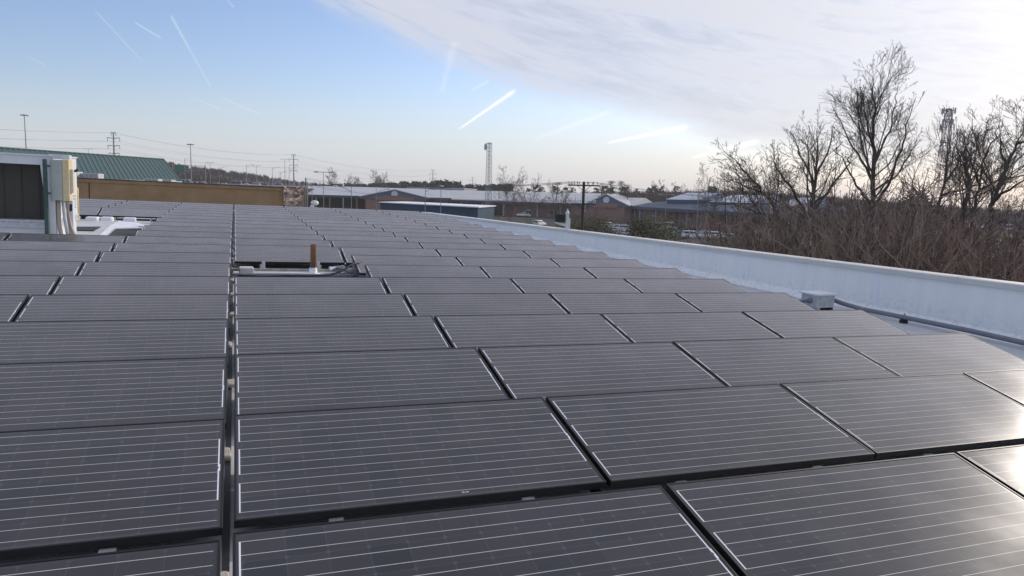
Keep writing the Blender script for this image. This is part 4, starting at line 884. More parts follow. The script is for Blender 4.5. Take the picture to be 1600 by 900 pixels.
# wooden utility pole near the parapet
def utility_pole():
    D = 80; base = W_(911.5, D); z = zat(913.5, 284, D); t = thing('utility_pole', 'wooden utility pole with two crossarms and many insulators beyond the parapet', 'utility pole', TW(base, math.atan2(CR.y, CR.x)+.12))
    b = MB(); b.tube([(0,0,0),(0,0,z)], [.19,.15], 10); child('pole', b, M_wood, t)
    z1 = zat(913, 289.5, D); z2 = zat(913, 318.5, D)
    for zz, hw, ins in ((z1, 1.72, (-1.6,-1.35,-1.0,-.75,-.45,.35,.6,.9,1.15,1.45)), (z2, 1.3, (-1.2,-.95,-.7,-.45,.5,.75,1.0,1.2))):
        b = MB(); b.cbox(-hw, hw, -.26, -.15, zz-.09, zz+.05, .01); b.cbox(-hw, hw, .15, .26, zz-.09, zz+.05, .01); b.tube([(-.8,-.2,zz),(0,-.2,zz-.7)], .03, 5); b.tube([(.8,-.2,zz),(0,-.2,zz-.7)], .03, 5); am = child('crossarm', b, M_wood, t)
        for k, x in enumerate(ins):
            b = MB(); m = M_grey if zz == z1 else M_acw
            if zz == z1: b.lathe([(.03,.05),(.03,.16),(.085,.17),(.05,.24),(.085,.26),(.05,.32),(.06,.36),(.02,.40)], 8, (x, -.2 if k % 2 else .2, zz))
            else: b.tube([(x,-.2,zz+.05),(x+.1,-.3,zz+.33)], .05, 6); b.ball((x+.1,-.3,zz+.35), .07, 6, 4)
            b.build('insulator', m, am)
    b = MB(); b.tube([(.18,0,z2-.9),(.18,0,z2-.1)], .10, 8); child('cut_out', b, M_grey, t)
    b = MB(); 
    for k, x in enumerate((-1.6, -1.0, -.45, .6, 1.15)):
        p = t.matrix_world @ Vector((x, 0, z1+.36)); q = W_(478, 170, 11.0)+Vector((x*.3, x*.8, x*.15)); b.tube(catenary(p, q, 1.3), .011, 4, False)
    for k, x in enumerate((-1.2, -.7, 1.0)):
        p = t.matrix_world @ Vector((x, 0, z2+.3)); q = W_(478, 170, 9.6)+Vector((x*.3, x*.8, x*.1)); b.tube(catenary(p, q, 1.0), .010, 4, False)
    tag(b.build('power_line', mat('cable_metal', (.10, .10, .11))), 'thin wires running left from the wooden utility pole', 'power line')
    b = MB()
    for k, (x, zz) in enumerate(((.6, z1+.36), (1.15, z1+.36), (1.2, z2+.3))):
        p = t.matrix_world @ Vector((x, 0, zz)); q = W_(1700, 66, 8.0-.5*k)+Vector((0, 0, 0)); b.tube(catenary(p, q, .9), .012, 4, False)
    tag(b.build('power_line', mat('cable_metal', (.10, .10, .11))), 'thin wires running right from the wooden utility pole', 'power line')
    q = W_(478, 170); b = MB(); b.tube([(0,0,0),(0,0,11.2)], .13, 8); t2 = b.build('utility_pole', M_wood, M=TW(q)); tag(t2, 'distant wooden pole ending the thin wires beside the stone pier', 'utility pole')
utility_pole()

# blue storage building
def shed():
    A = W_(594, 190); B = W_(747, 151); Cc = W_(773, 176); x = B-A; y = Cc-B; zt = 5.65
    t = thing('storage_building', 'long dark blue metal storage building with white flat roof', 'building', Matrix.Translation(A))
    def P(a, b_, z): return x*a+y*b_+Vector((0, 0, z))
    w = MB(); vs = [P(a, b_, z) for z in (0, zt) for a, b_ in ((0,0),(1,0),(1,1),(0,1))]; w.add(vs, [(0,1,2,3),(4,5,6,7),(0,1,5,4),(1,2,6,5),(2,3,7,6),(3,0,4,7)]); fixn(child('wall', w, M_blue, t))
    r = MB(); e = .012; vs = [P(a, b_, z) for z in (zt+.003, zt+.22) for a, b_ in ((-e,-e*2),(1+e,-e*2),(1+e,1+e*2),(-e,1+e*2))]; r.add(vs, [(0,1,2,3),(4,5,6,7),(0,1,5,4),(1,2,6,5),(2,3,7,6),(3,0,4,7)]); fixn(child('roof', r, M_white, t))
    s = MB()
    for k in range(1, 40): c = P(k/40, 0, 0); n_ = (y.normalized()*-.04); s.add([c, c+x.normalized()*.06, c+x.normalized()*.06+n_, c+n_, c+Vector((0,0,zt-.05)), c+x.normalized()*.06+Vector((0,0,zt-.05)), c+x.normalized()*.06+n_+Vector((0,0,zt-.05)), c+n_+Vector((0,0,zt-.05))], [(2,3,7,6),(0,3,7,4),(1,2,6,5)])
    child('wall_ribs', s, M_blue, t)
shed()

# school wings
def wing(name, lab, A, B, depth, eave, ridge, walk=True, doors=(), wins=(), gables=(), brick=True, back=None, roofm=None, oh=None, shade_spans=()):
    M, L_ = frame2(A, B); t = thing(name, lab, 'building', M); oh = oh or (3.2 if walk else 1.0)
    b = MB(); b.box(0, L_, 0, depth, 0, eave-.45); child('wall', b, M_brick, t)
    rr = MB(); y0, y1, ym = -oh, depth+1, depth*.5
    rr.add([(-1,y0,eave+.02),(L_+1,y0,eave+.02),(L_+1,ym,ridge),(-1,ym,ridge),(L_+1,y1,eave+.02),(-1,y1,eave+.02),(-1,y0,eave-.12),(L_+1,y0,eave-.12),(L_+1,y1,eave-.12),(-1,y1,eave-.12)], [(0,1,2,3),(3,2,4,5),(0,6,7,1),(5,4,8,9),(6,9,8,7),(0,3,5,9,6),(1,7,8,4,2)]); rf = fixn(child('roof', rr, roofm or M_roofpale, t))
    s = MB(); k = 0
    while k < L_: 
        s.add([(k,y0,eave+.022),(k+.08,y0,eave+.022),(k+.08,ym,ridge+.002),(k,ym,ridge+.002),(k,y0,eave+.09),(k+.08,y0,eave+.09),(k+.08,ym,ridge+.07),(k,ym,ridge+.07)], [(4,5,6,7),(0,4,7,3),(1,2,6,5),(0,1,5,4)]); k += 1.2
    s.build('roof_seams', roofm or M_roofpale, rf)
    f = MB(); f.box(-1.02, L_+1.02, y0-.12, y0-.003, eave-.95, eave+.03); child('fascia', f, M_blued, t)
    if walk:
        b = MB(); b.box(-.9, L_+.9, y0+.01, -.01, eave-.62, eave-.55); child('soffit', b, M_grey, t)
        k = 1.0
        while k < L_:
            b = MB(); b.cbox(k-.22, k+.22, y0+.3, y0+.74, 0, eave-.63, .03); child('column', b, M_brick if int(k) % 2 else M_grey, t); k += 5.2
    for u0, u1 in shade_spans:
        b = MB(); b.box(u0*L_, u1*L_, -.03, -.003, .1, eave-.7); child('shade_sheet', b, M_shade, t)  # dark sheet on the wall, standing in for the deep walkway's shade
    for u in doors:
        b = MB(); b.box(u*L_-1.1, u*L_+1.1, -.06, -.004, 0, 2.9); d_ = child('door', b, M_acw, t); b = MB(); b.box(u*L_-.85, u*L_-.1, -.09, -.062, .9, 2.4); b.box(u*L_+.1, u*L_+.85, -.09, -.062, .9, 2.4); b.build('pane', M_glassd, d_)
    for u in wins:
        b = MB(); b.box(u*L_-1.2, u*L_+1.2, -.05, -.004, 1.0, 2.9); w_ = child('window', b, M_acw, t)
        for q in (-1.1, -.35, .4): b = MB(); b.box(u*L_+q, u*L_+q+.68, -.08, -.052, 1.1, 2.8); b.build('pane', M_glassd, w_)
    for u0, u1, pk, pj, e2 in gables:                                # projecting gable fronts
        a, c = u0*L_, u1*L_; m = (a+c)/2; g_ = MB(); yf = y0-pj
        g_.add([(a,yf,e2),(c,yf,e2),(m,yf,pk),(a,yf,e2-.75),(c,yf,e2-.75),(a,ym,e2),(c,ym,e2),(m,ym,pk),(a,ym,e2-.75),(c,ym,e2-.75)], [(0,3,4,1,2),(5,7,6,9,8),(0,5,8,3),(1,4,9,6),(3,8,9,4)]); gb = fixn(child('gable', g_, mat('gable_blue', (.085, .12, .17), .55, var=.08, scale=.5), t))
        r_ = MB()
        for s_, e_ in ((a-.5, a), (c+.5, c)):
            zz = e2-.5*(pk-e2)/((c-a)/2); r_.add([(s_,yf-.4,zz+.03),(m,yf-.4,pk+.03),(m,ym,pk+.03),(s_,ym,zz+.03),(s_,yf-.4,zz+.28),(m,yf-.4,pk+.28),(m,ym,pk+.28),(s_,ym,zz+.28)], [(4,5,6,7),(0,1,5,4),(0,4,7,3)])
        fixn(r_.build('gable_roof', M_roofpale, gb))
        w = (c-a); b = MB(); b.box(a+.08*w, c-.08*w, yf+.3, -.02, 0, e2-.76); child('entrance_wall', b, M_brick, t)
        b = MB(); b.box(a+.22*w, c-.22*w, yf-.28, yf+.28, e2-1.1, e2+.25); b.box(a+.34*w, c-.34*w, yf-.281, yf+.27, e2+.253, e2+.7); child('brick_pediment', b, M_brick, t)
        b = MB(); b.lathe([(1.25,0),(1.25,.25),(.95,.25),(.95,0)], 20, M=Matrix.Translation((m, yf-.02, (e2+pk)/2-.1)) @ Matrix.Rotation(R(90), 4, 'X')); b.lathe([(.0,.08),(.94,.08),(.94,.12),(0,.12)], 16, M=Matrix.Translation((m, yf-.02, (e2+pk)/2-.1)) @ Matrix.Rotation(R(90), 4, 'X')); child('round_window', b, M_acw, t)
    return t
wing('school_wing', 'school wing with pale metal roof and dark covered walkway right of the stone pier', W_(472, 292), W_(700, 300), 26, 6.8, 10.4, True, (), (), [(.40, .86, 9.45, 1.5, 6.5)], oh=7, shade_spans=[(0, .42)])
wing('school_wing', 'long school wing with pale roof and brick walls behind the bare trees', W_(664, 330), W_(940, 292), 34, 6.0, 10.3, True, (.62,), (.74, .84), oh=5, shade_spans=[(0, .35), (.40, .47)])
wing('school_wing', 'brick school wing with stepped blue gable behind the utility pole', W_(893, 286), W_(986, 272), 22, 5.9, 8.8, False, (.5,), (.62, .80), [(.30, 1.0, 9.6, 1.5, 5.9)])
wing('school_wing', 'school wing with blue roof and dark walkway behind the right hand shrubs', W_(988, 280), W_(1250, 168), 22, 5.6, 7.5, True, (.2, .5), (.1, .35, .65), roofm=mat('grey_blue_roof', (.20, .23, .28), .55, var=.1, scale=.3))
def raised(px0, px1, D0, D1, z0, z1, lab, slope=True):
    M, L_ = frame2(W_(px0, D0), W_(px1, D1)); M.translation.z = z0; t = thing('roof_monitor', lab, 'roof monitor', M, 'raised roofs on the blue school wing')
    h = z1-z0
    b = MB(); b.box(0, L_, 0, 10, -z0+.2 if False else -1.5, h*.42); child('wall', b, M_blue, t)
    b = MB(); b.prism([(-.4, h*.422), (8, h), (10.4, h*.422)], -.3, L_+.3, lambda u, v, w: (w, u, v)); rf = fixn(child('roof', b, mat('pale_blue_roof', (.30, .36, .45), .35, var=.08, scale=.3), t))
    b = MB(); sl = (h*.578)/8.4
    nx = max(2, int(L_/1.9))
    for i in range(nx):
        for j in range(3):
            x0_ = .3+i*L_/nx; x1_ = x0_+L_/nx-.35; y0_ = .3+j*2.5; y1_ = y0_+2.2
            f = lambda y: h*.422+(y+.4)*sl+.05
            b.add([(x0_,y0_,f(y0_)),(x1_,y0_,f(y0_)),(x1_,y1_,f(y1_)),(x0_,y1_,f(y1_))], [(0,1,2,3)])
    b.build('roof_glazing', mat('roof_glazing', (.38, .45, .56), .25, var=.1, scale=.5), rf)
raised(1042, 1092, 262, 240, 6.6, 11.0, 'raised pale blue roof left of the right hand bare trees')
raised(1110, 1174, 236, 212, 6.2, 10.4, 'raised pale roof with dark strips seen through bare branches')
raised(1202, 1240, 200, 186, 5.4, 9.8, 'rightmost raised pale roof seen through the multi-stemmed tree')
def back_roof():
    M, L_ = frame2(W_(636, 380), W_(725, 375)); t = thing('gymnasium', 'pale flat topped hall rising behind the school roofs', 'building', M)
    b = MB(); b.box(0, L_, 0, 30, 0, 11.2); child('wall', b, mat('pale_blue_wall', (.30, .34, .40), .6, var=.08, scale=.2), t); b = MB(); b.box(-.3, L_+.3, -.3, 30.3, 11.203, 11.6); child('roof', b, M_roofpale, t)
back_roof()
# long low building at the far right and vehicles there
M, L_ = frame2(W_(1548, 300), W_(1760, 290)); t = thing('warehouse', 'long low dark warehouse at the far right behind the trees', 'building', M)
b = MB(); b.box(0, L_, 0, 30, 0, 6.2); child('wall', b, mat('warehouse_wall', (.07, .065, .065), .8, scale=.2), t); b = MB(); b.box(-.2, L_+.2, -.2, 30.2, 6.203, 6.6); child('roof', b, mat('dark_roof', (.09, .09, .1), .7), t)
b = MB()
for k in range(8): b.box(4+k*6, 6.5+k*6, -.06, -.004, 2.4, 3.4)
child('windows', b, M_glassd, t)

cars = [(818,338.5,'pickup',M_carw,0,'white pickup parked before the school between two bare trees'),(739,348,'suv',M_carw,20,'white car just right of the dark blue storage building'),
 (851,337.5,'van',M_carg,170,'silver van behind the bare tree left of the floodlight'),(864,338,'van',M_carw,10,'white van close left of the floodlight head'),(896,340,'suv',M_carw,0,'white car just right of the white floodlight post'),
 (843,354,'suv',M_carw,60,'white car whose roof only shows over the parapet'),(976,344,'pickup',M_carw,200,'white pickup before the brick gable'),
 (952,357,'suv',M_carw,15,'white car in the lower car park, upper left of its cluster'),(966,359,'sedan',M_carg,10,'silver car in the middle of the lower cluster'),(978,362,'suv',M_carw,12,'white car at the right end of the lower cluster'),(955,364,'sedan',M_carw,14,'white car lowest in the cluster nearest the parapet'),(971,369,'sedan',M_carw,12,'second lowest white car in the cluster nearest the parapet'),
 (1043,360,'van',M_carw,30,'white van half hidden in shrubs right of the cluster'),(1062,371,'sedan',M_card,0,'dark car among the shrubs beyond the parapet'),(1082,373,'suv',M_carw,5,'white car among shrubs, right of the dark car'),(1104,369,'sedan',M_carg,20,'silver car between shrubs, further back'),(1120,374,'suv',M_carw,10,'white car partly behind a leafy shrub'),(1140,375,'sedan',M_carw,0,'white car nearest the large multi-stemmed tree'),
 (1509,357,'bus',M_bus,75,'yellow bus seen between the right hand tree trunks'),(1528,357,'van',M_carw,10,'white van right of the yellow bus'),(1577,360,'van',M_carw,0,'white van before the dark warehouse'),(1586,382,'suv',M_card,0,'dark car just above the white pickup at the right edge'),(1594,398,'pickup',M_carw,0,'white pickup at the right edge of the photo'),(1488,392,'sedan',M_carr,20,'red car behind the tangled red shrubs')]
for px, py, kd, m, hd, lab in cars:
    p = gnd(px, py, .02); car('parked_car' if kd != 'bus' else 'yellow_bus', lab, {'pickup':'pickup','van':'van','bus':'bus'}.get(kd, 'car'), TW(p, heading(px, 0, hd)), m, kd)

# ------------------------------------------------------------------ trees
def grow(thick, thin, p, d, L_, r, lvl, rg, P):
    n = 6 if lvl < 2 else 4 if lvl < 3 else 3; pts = [p.copy()]; rad = [r]; q = p.copy(); dd = d.copy(); wob = P.get('wob', .16)*(1+.3*lvl)
    for k in range(n):
        dd = (dd + Vector((rg.gauss(0,wob), rg.gauss(0,wob), rg.gauss(0,wob*.7))) + Vector((0,0,P.get('up',.10)))).normalized()
        q = q + dd*(L_/n); pts.append(q.copy()); rad.append(max(P['rmin'], r*(1-.75*(k+1)/n)))
    (thick if lvl <= P.get('thick', 1) else thin).tube(pts, rad, 7 if lvl == 0 else 5 if lvl == 1 else 4 if lvl == 2 else 3, False)
    branch(thick, thin, pts, rad, L_, lvl, rg, P)
def branch(thick, thin, pts, rad, L_, lvl, rg, P):
    if lvl >= P['levels']: return
    n = len(pts)-1; t0 = P.get('t0', .25) if lvl < 2 else .18
    LL = P.get('LL', L_) if lvl == 0 else L_
    nb = max(2, round(LL*(1-t0)/P['sp'][lvl]))
    for k in range(nb):
        t = min(.99, t0+(1-t0)*(k+rg.random()*.9)/nb); i = min(n-1, int(t*n)); f = t*n-i; c = pts[i].lerp(pts[i+1], f); dd = (pts[i+1]-pts[i]).normalized()
        a = rg.uniform(0, 2*math.pi); s = Quaternion(dd, a) @ dd.orthogonal().normalized(); an = R(rg.uniform(*P.get('ang', (28, 58))))
        nd = (dd*math.cos(an)+s*math.sin(an)).normalized(); rr = (rad[i]*(1-f)+rad[i+1]*f)
        grow(thick, thin, c, nd, L_*P['ratio']*rg.uniform(.55, 1.3)*(1.25-.95*t), max(P['rmin'], rr*P.get('rk', .42)), lvl+1, rg, P)
def tree_from(stems, base, seed, P, lab, name='bare_tree', group=None, twm=None):
    rg = random.Random(seed); thick = MB(); thin = MB()
    for pts, r0, r1 in stems:
        n = len(pts); fine = []; 
        for i in range(n-1):
            for k in range(4): fine.append(pts[i].lerp(pts[i+1], k/4)+Vector((rg.gauss(0,.05), rg.gauss(0,.05), 0))*(1 if i+k else 0))
        fine.append(pts[-1]); m = len(fine); r0 *= P.get('rs', .62); rad = [r0+(r1*.6-r0)*(k/(m-1))**.85 for k in range(m)]; fine = [f-base for f in fine]
        thick.tube(fine, rad, 8, False); L_ = sum((fine[k+1]-fine[k]).length for k in range(m-1)); branch(thick, thin, fine, rad, L_*P.get('sl', .5), 0, rg, dict(P, LL=L_))
    t = thing(name, lab, 'tree', Matrix.Translation(base), group)
    child('trunk', thick, M_bark, t, True); child('crown', thin, twm or M_twig, t); return t
def stem(D, *pp, base=None):                                         # polyline through image columns/rows at depth D (+ per-point offset)
    return [at(x, y, D+o) for x, y, o in pp]
PB = dict(levels=4, sp=[.40, .28, .19, .15], rmin=.0064, ratio=.60, up=.07, wob=.075, thick=1, ang=(20, 46), sl=.50, rk=.42, t0=.30)
# tall tree in the middle of the group
D = 40; b0 = W_(1352, D)
tree_from([([b0, at(1355,360,D), at(1362,309,D), at(1366,250,D), at(1366,195,D), at(1364,150,D+.3), at(1362,118,D+.3)], .34, .02),
           ([at(1360,330,D), at(1385,290,D-1), at(1408,235,D-1.6), at(1416,195,D-2), at(1432,150,D-2.4)], .17, .015),
           ([at(1364,285,D), at(1340,240,D+1), at(1318,200,D+1.5), at(1298,158,D+2)], .13, .015),
           ([at(1362,320,D), at(1336,290,D-.6), at(1318,250,D-1.4), at(1300,232,D-2)], .13, .015),
           ([at(1366,255,D), at(1388,205,D+1.2), at(1400,160,D+2), at(1404,128,D+2.5)], .11, .012),
           ([at(1366,230,D), at(1350,180,D-1), at(1343,130,D-1.6)], .09, .012),
           ([at(1363,300,D), at(1400,275,D+1.6), at(1425,235,D+3), at(1440,205,D+3.6)], .11, .012)], b0, 11, PB, 'tallest bare tree with a straight leader left of the cell tower')
# spreading tree on the left
D = 36; b0 = W_(1268, D)
PS = dict(PB, wob=.10, ang=(24, 52), up=.05)
tree_from([([b0, at(1270,380,D), at(1266,335,D), at(1272,290,D), at(1279,240,D), at(1276,205,D)], .30, .02),
           ([at(1268,345,D), at(1240,300,D-1), at(1215,262,D-1.6), at(1205,225,D-2)], .15, .015),
           ([at(1270,335,D), at(1300,290,D+1), at(1325,255,D+1.4), at(1335,230,D+1.8)], .15, .015),
           ([at(1262,400,D), at(1225,345,D-2), at(1190,300,D-3), at(1160,262,D-3.4), at(1130,235,D-3.6)], .18, .015),
           ([at(1225,350,D-2), at(1180,330,D-3), at(1140,318,D-4), at(1105,322,D-4.4)], .11, .012),
           ([at(1273,290,D), at(1250,240,D+1), at(1235,205,D+1.5)], .11, .012),
           ([at(1274,280,D), at(1297,225,D-1), at(1305,190,D-1.5)], .10, .012),
           ([at(1190,300,D-3), at(1160,290,D-3.6), at(1130,275,D-4)], .07, .01)], b0, 23, PS, 'spreading bare tree leaning left over the parapet, leftmost of the large trees')
D = 33; b0 = W_(1238, D)
tree_from([([b0, at(1240,400,D), at(1222,365,D), at(1180,320,D), at(1155,290,D-.5), at(1150,262,D-1)], .16, .012),
           ([at(1230,380,D), at(1262,340,D+1), at(1290,320,D+1.6)], .10, .012)], b0, 31, PS, 'thin crooked bare tree at the left foot of the spreading tree')
# trees right of the tower
D = 42; b0 = W_(1462, D)
tree_from([([b0, at(1462,370,D), at(1466,320,D), at(1476,280,D), at(1482,235,D), at(1486,195,D+.5)], .24, .015),
           ([at(1476,285,D), at(1500,250,D+1), at(1515,215,D+1.5), at(1520,185,D+2)], .13, .012),
           ([at(1470,305,D), at(1505,296,D-1), at(1540,285,D-1.6), at(1565,260,D-2)], .12, .012),
           ([at(1486,260,D), at(1494,215,D-1), at(1496,185,D-1.4)], .07, .01)], b0, 41, dict(PB, sp=[.7, .45, .3, .22]), 'bare tree just right of the cell tower')
D = 34; b0 = W_(1487, D)
tree_from([([b0, at(1492,395,D), at(1503,350,D), at(1513,305,D), at(1510,262,D), at(1508,246,D)], .22, .11),
           ([at(1510,262,D), at(1495,250,D), at(1478,240,D-.5)], .06, .012), ([at(1508,250,D), at(1520,238,D+.6), at(1528,232,D+1)], .07, .012)], b0, 47, PB, 'topped dark tree trunk with broken crown between the right hand trees')
D = 37; b0 = W_(1498, D)
tree_from([([b0, at(1505,380,D), at(1522,335,D), at(1530,295,D), at(1537,245,D), at(1541,190,D)], .22, .015),
           ([at(1528,300,D), at(1560,282,D+1), at(1590,276,D+1.6), at(1625,268,D+2)], .13, .012),
           ([at(1537,250,D), at(1556,215,D-1), at(1562,185,D-1.5)], .09, .01),
           ([at(1532,290,D), at(1515,250,D-1), at(1506,215,D-1.6)], .09, .01)], b0, 53, PB, 'slender bare tree second from the right edge')
D = 35; b0 = W_(1540, D)
tree_from([([b0, at(1544,360,D), at(1552,310,D), at(1570,265,D), at(1588,225,D), at(1603,195,D)], .27, .02),
           ([at(1552,315,D), at(1585,290,D-1), at(1620,272,D-2)], .15, .012),
           ([at(1572,262,D), at(1563,225,D+1), at(1560,195,D+1.6)], .12, .012),
           ([at(1556,300,D), at(1535,262,D+1), at(1512,250,D+1.5)], .10, .012),
           ([at(1588,225,D), at(1620,215,D-1), at(1640,190,D-1.6)], .10, .012)], b0, 59, PS, 'thick forked bare tree leaning right at the right edge')
D = 30; b0 = W_(1612, D)
tree_from([([b0, at(1600,430,D), at(1592,400,D), at(1588,370,D)], .16, .03), ([at(1600,430,D), at(1615,380,D), at(1618,330,D)], .13, .012)], b0, 61, PB, 'low dark stem cut by the bottom right edge of the thicket')

# smaller bare trees in front of the school
def simple_tree(px, top, D, lab, seed, width=.5, stems=1, group=None, name='bare_tree', r0=None, P=None, twm=None):
    b0 = W_(px, D); z = zat(px, top, D); rg = random.Random(seed); S_ = []
    for k in range(stems):
        dx = (k-(stems-1)/2)*width*z*.7*rg.uniform(.7, 1.2) if stems > 1 else 0; dy = rg.uniform(-1, 1)*width*z*.2
        S_.append(([b0+Vector((dx*.05, 0, 0)), b0+Vector((dx*.25, dy*.2, z*.3)), b0+Vector((dx*.6, dy*.6, z*.65)), b0+Vector((dx, dy, z*rg.uniform(.88, 1)))], (r0 or z*.014)/(stems**.4), .03))
    return tree_from(S_, b0, seed, P, lab, name, group, twm)
PF = dict(levels=3, sp=[.5, .38, .3], rmin=.020, ratio=.55, up=.08, wob=.12, thick=0, ang=(32, 60), sl=.70)
for k, (px, top, D, st, lab) in enumerate(((797,261,190,2,'dark bare tree right of the lattice tower'),(826,275,185,2,'bare tree above the white pickup'),(779,290,200,1,'slim bare tree just left of the dark bare tree'),
    (873,282,180,2,'bare tree behind the black floodlight head'),(886,291,175,1,'thin bare tree just left of the utility pole top'),(930,322,120,3,'pale stemmed bare saplings right of the utility pole'),(519,264,330,1,'lone round topped tree above the pale school roof'),
    (593,269,420,2,'pale bare tree above the left gable'),(552,274,430,2,'bushy bare tree above the pale school roof'),(1026,285,330,2,'bare tree standing out of the woods above the blue wing'),(1062,288,320,2,'pale bare tree behind the raised blue roof'),(1110,262,150,2,'airy bare tree left of the large spreading tree'))):
    simple_tree(px, top, D, lab, 100+k, .5, st, P=dict(PF, rmin=.016 if D < 250 else .03))

PM = dict(levels=4, sp=[.5, .36, .26, .2], rmin=.0075, ratio=.58, up=.07, wob=.10, thick=1, ang=(24, 50), sl=.5, rk=.42, t0=.2)
for k, (px, top, D, st, w_, lab) in enumerate(((1148,262,48,2,.5,'hazy bare tree behind the leftmost limb of the spreading tree'),(1203,240,52,2,.5,'hazy bare tree behind the left of the spreading tree'),(1250,228,56,2,.45,'grey bare tree directly behind the spreading tree'),
    (1312,236,50,2,.5,'grey bare tree between the spreading tree and the tallest tree'),(1398,250,54,2,.5,'hazy bare tree between the tallest tree and the cell tower'),(1424,268,47,2,.5,'lower bare tree left of the cell tower foot'),
    (1512,222,56,2,.4,'hazy bare tree behind the topped trunk'),(1572,226,52,2,.5,'hazy bare tree behind the forked tree at the right edge'),(1225,322,30,3,.4,'low young tree before the spreading tree'),(1330,292,31,3,.4,'low young tree below the tallest tree'),(1412,300,29,3,.4,'low young tree before the cell tower'))):
    simple_tree(px, top, D, lab, 700+k, w_, st, P=PM, r0=.13)
def pine(px, top, D, lab, seed):
    b0 = W_(px, D); z = zat(px, top, D); rg = random.Random(seed); t = thing('pine_tree', lab, 'tree', Matrix.Translation(b0), 'lone pines above the woods'); b = MB(); b.tube([(0,0,0),(rg.uniform(-.3,.3),0,z*.5),(rg.uniform(-.5,.5),0,z*.96)], [.3,.2,.05], 6); 
    c = MB()
    for k in range(16):
        zz = z*rg.uniform(.62, .98); rr = (1-zz/z)*z*.35+.7; a = rg.uniform(0, 6.3); ce = Vector((rr*math.cos(a)*rg.random(), rr*math.sin(a)*rg.random(), zz)); b.tube([(0,0,zz-.6), ce], .05, 3, False)
        for q in range(45):
            v = ce+Vector((rg.gauss(0,.65), rg.gauss(0,.65), rg.gauss(0,.28))); e = Vector((rg.uniform(-1,1), rg.uniform(-1,1), rg.uniform(-.3,.6))).normalized()*.34; f = e.orthogonal().normalized()*.12; c.add([v-f, v+f, v+e], [(0,1,2)])
    child('trunk', b, M_bark, t); child('crown', c, M_pine, t)
for k, (px, top, D, lab) in enumerate(((954,283,280,'left one of the two lone pines behind the brick gable'),(970,282.5,285,'tall airy pine right of the left lone pine'),(980,288,280,'short dark pine beside the tall airy pine'),(870,282,300,'small pine top left of the utility pole'),(940,286,290,'small pine just right of the utility pole crossarm'),(1430,300,75,'dark evergreen left of the cell tower foot'))): pine(px, top, D, lab, 300+k)

# ------------------------------------------------------------------ thicket of shrubs beyond the parapet
def shrub_mesh(seed, h, n, P, spread=1.0):
    rg = random.Random(seed); a = MB(); b = MB()
    for k in range(n):
        p = Vector((rg.gauss(0,.5)*spread, rg.gauss(0,.5)*spread, 0)); d = Vector((rg.gauss(0,.28), rg.gauss(0,.28), 1)).normalized()
        grow(a, b, p, d, h*rg.uniform(.6, 1.05), .019*h/5+.005, 1, rg, P)
    return a, b
PSH = dict(levels=4, sp=[1, .36, .26, .20], rmin=.0075, ratio=.45, up=.10, wob=.12, thick=1, ang=(25, 60))
protos = []
for k in range(4):
    for nm, mt_ in (('red', M_twigred), ('brown', M_twigbrown)):
        if k >= 2 and nm == 'red': pass
        a, b = shrub_mesh(500+k*7, 5.0, 9, PSH)
        protos.append((nm, a.mesh('stems', M_bark), b.mesh('twigs', mt_)))
def put_shrub(i, p, s, rz, lab, grp):
    nm, ma, mb = protos[i]; t = thing('shrub', lab, 'shrub', TW(p, rz, s), grp)
    for nme, me in (('stems', ma), ('twigs', mb)):
        o = bpy.data.objects.new(nme, me); COL.objects.link(o); o.parent = t
env = [(1090,385),(1150,368),(1200,355),(1250,335),(1300,320),(1350,310),(1400,310),(1440,314),(1480,318),(1510,350),(1550,360),(1600,378),(1640,385)]
def clear_of_roof(p):
    q = QT @ (p-Vector((0,0,H0))); return q.x > PY(q.y)+3
cnt = 0
rg = random.Random(77)
for k in range(185):
    px = rg.uniform(1090, 1650); D = rg.uniform(20, 62); p = W_(px, D)
    if not clear_of_roof(p): continue
    if px > 1500 and rg.random() < .6: continue
    ty = lerp_prof(env, px)+rg.uniform(0, 50); z = zat(px, ty, D)
    if z < 2.0: continue
    z = min(z, 9.2)
    red = rg.random() < (.15 if px < 1330 else .45); i = rg.choice([0,2,4,6]) if red else rg.choice([1,3,5,7])
    put_shrub(i, p, z/4.7, rg.uniform(0, 6.28), 'tangled leafless %s shrub in the thicket beyond the right parapet' % ('reddish' if red else 'brown'), 'reddish thicket shrubs' if red else 'brown thicket shrubs'); cnt += 1
for k in range(60):
    px = rg.uniform(890, 1260); D = rg.uniform(85, 235); p = W_(px, D)
    ty = rg.uniform(328, 352) if px > 985 else rg.uniform(346, 362); z = zat(px, ty, D)
    if D > 175: z = rg.uniform(3.0, 4.8)
    elif px > 985: z = zat(px, rg.uniform(372, 386), D)
    if z < 1.2: continue
    put_shrub(rg.choice([1,3,5,7]), p, min(z, 6.5)/5.2*1.15, rg.uniform(0, 6.28), 'brown leafless shrub between the school and the parapet', 'brown shrubs before the school')
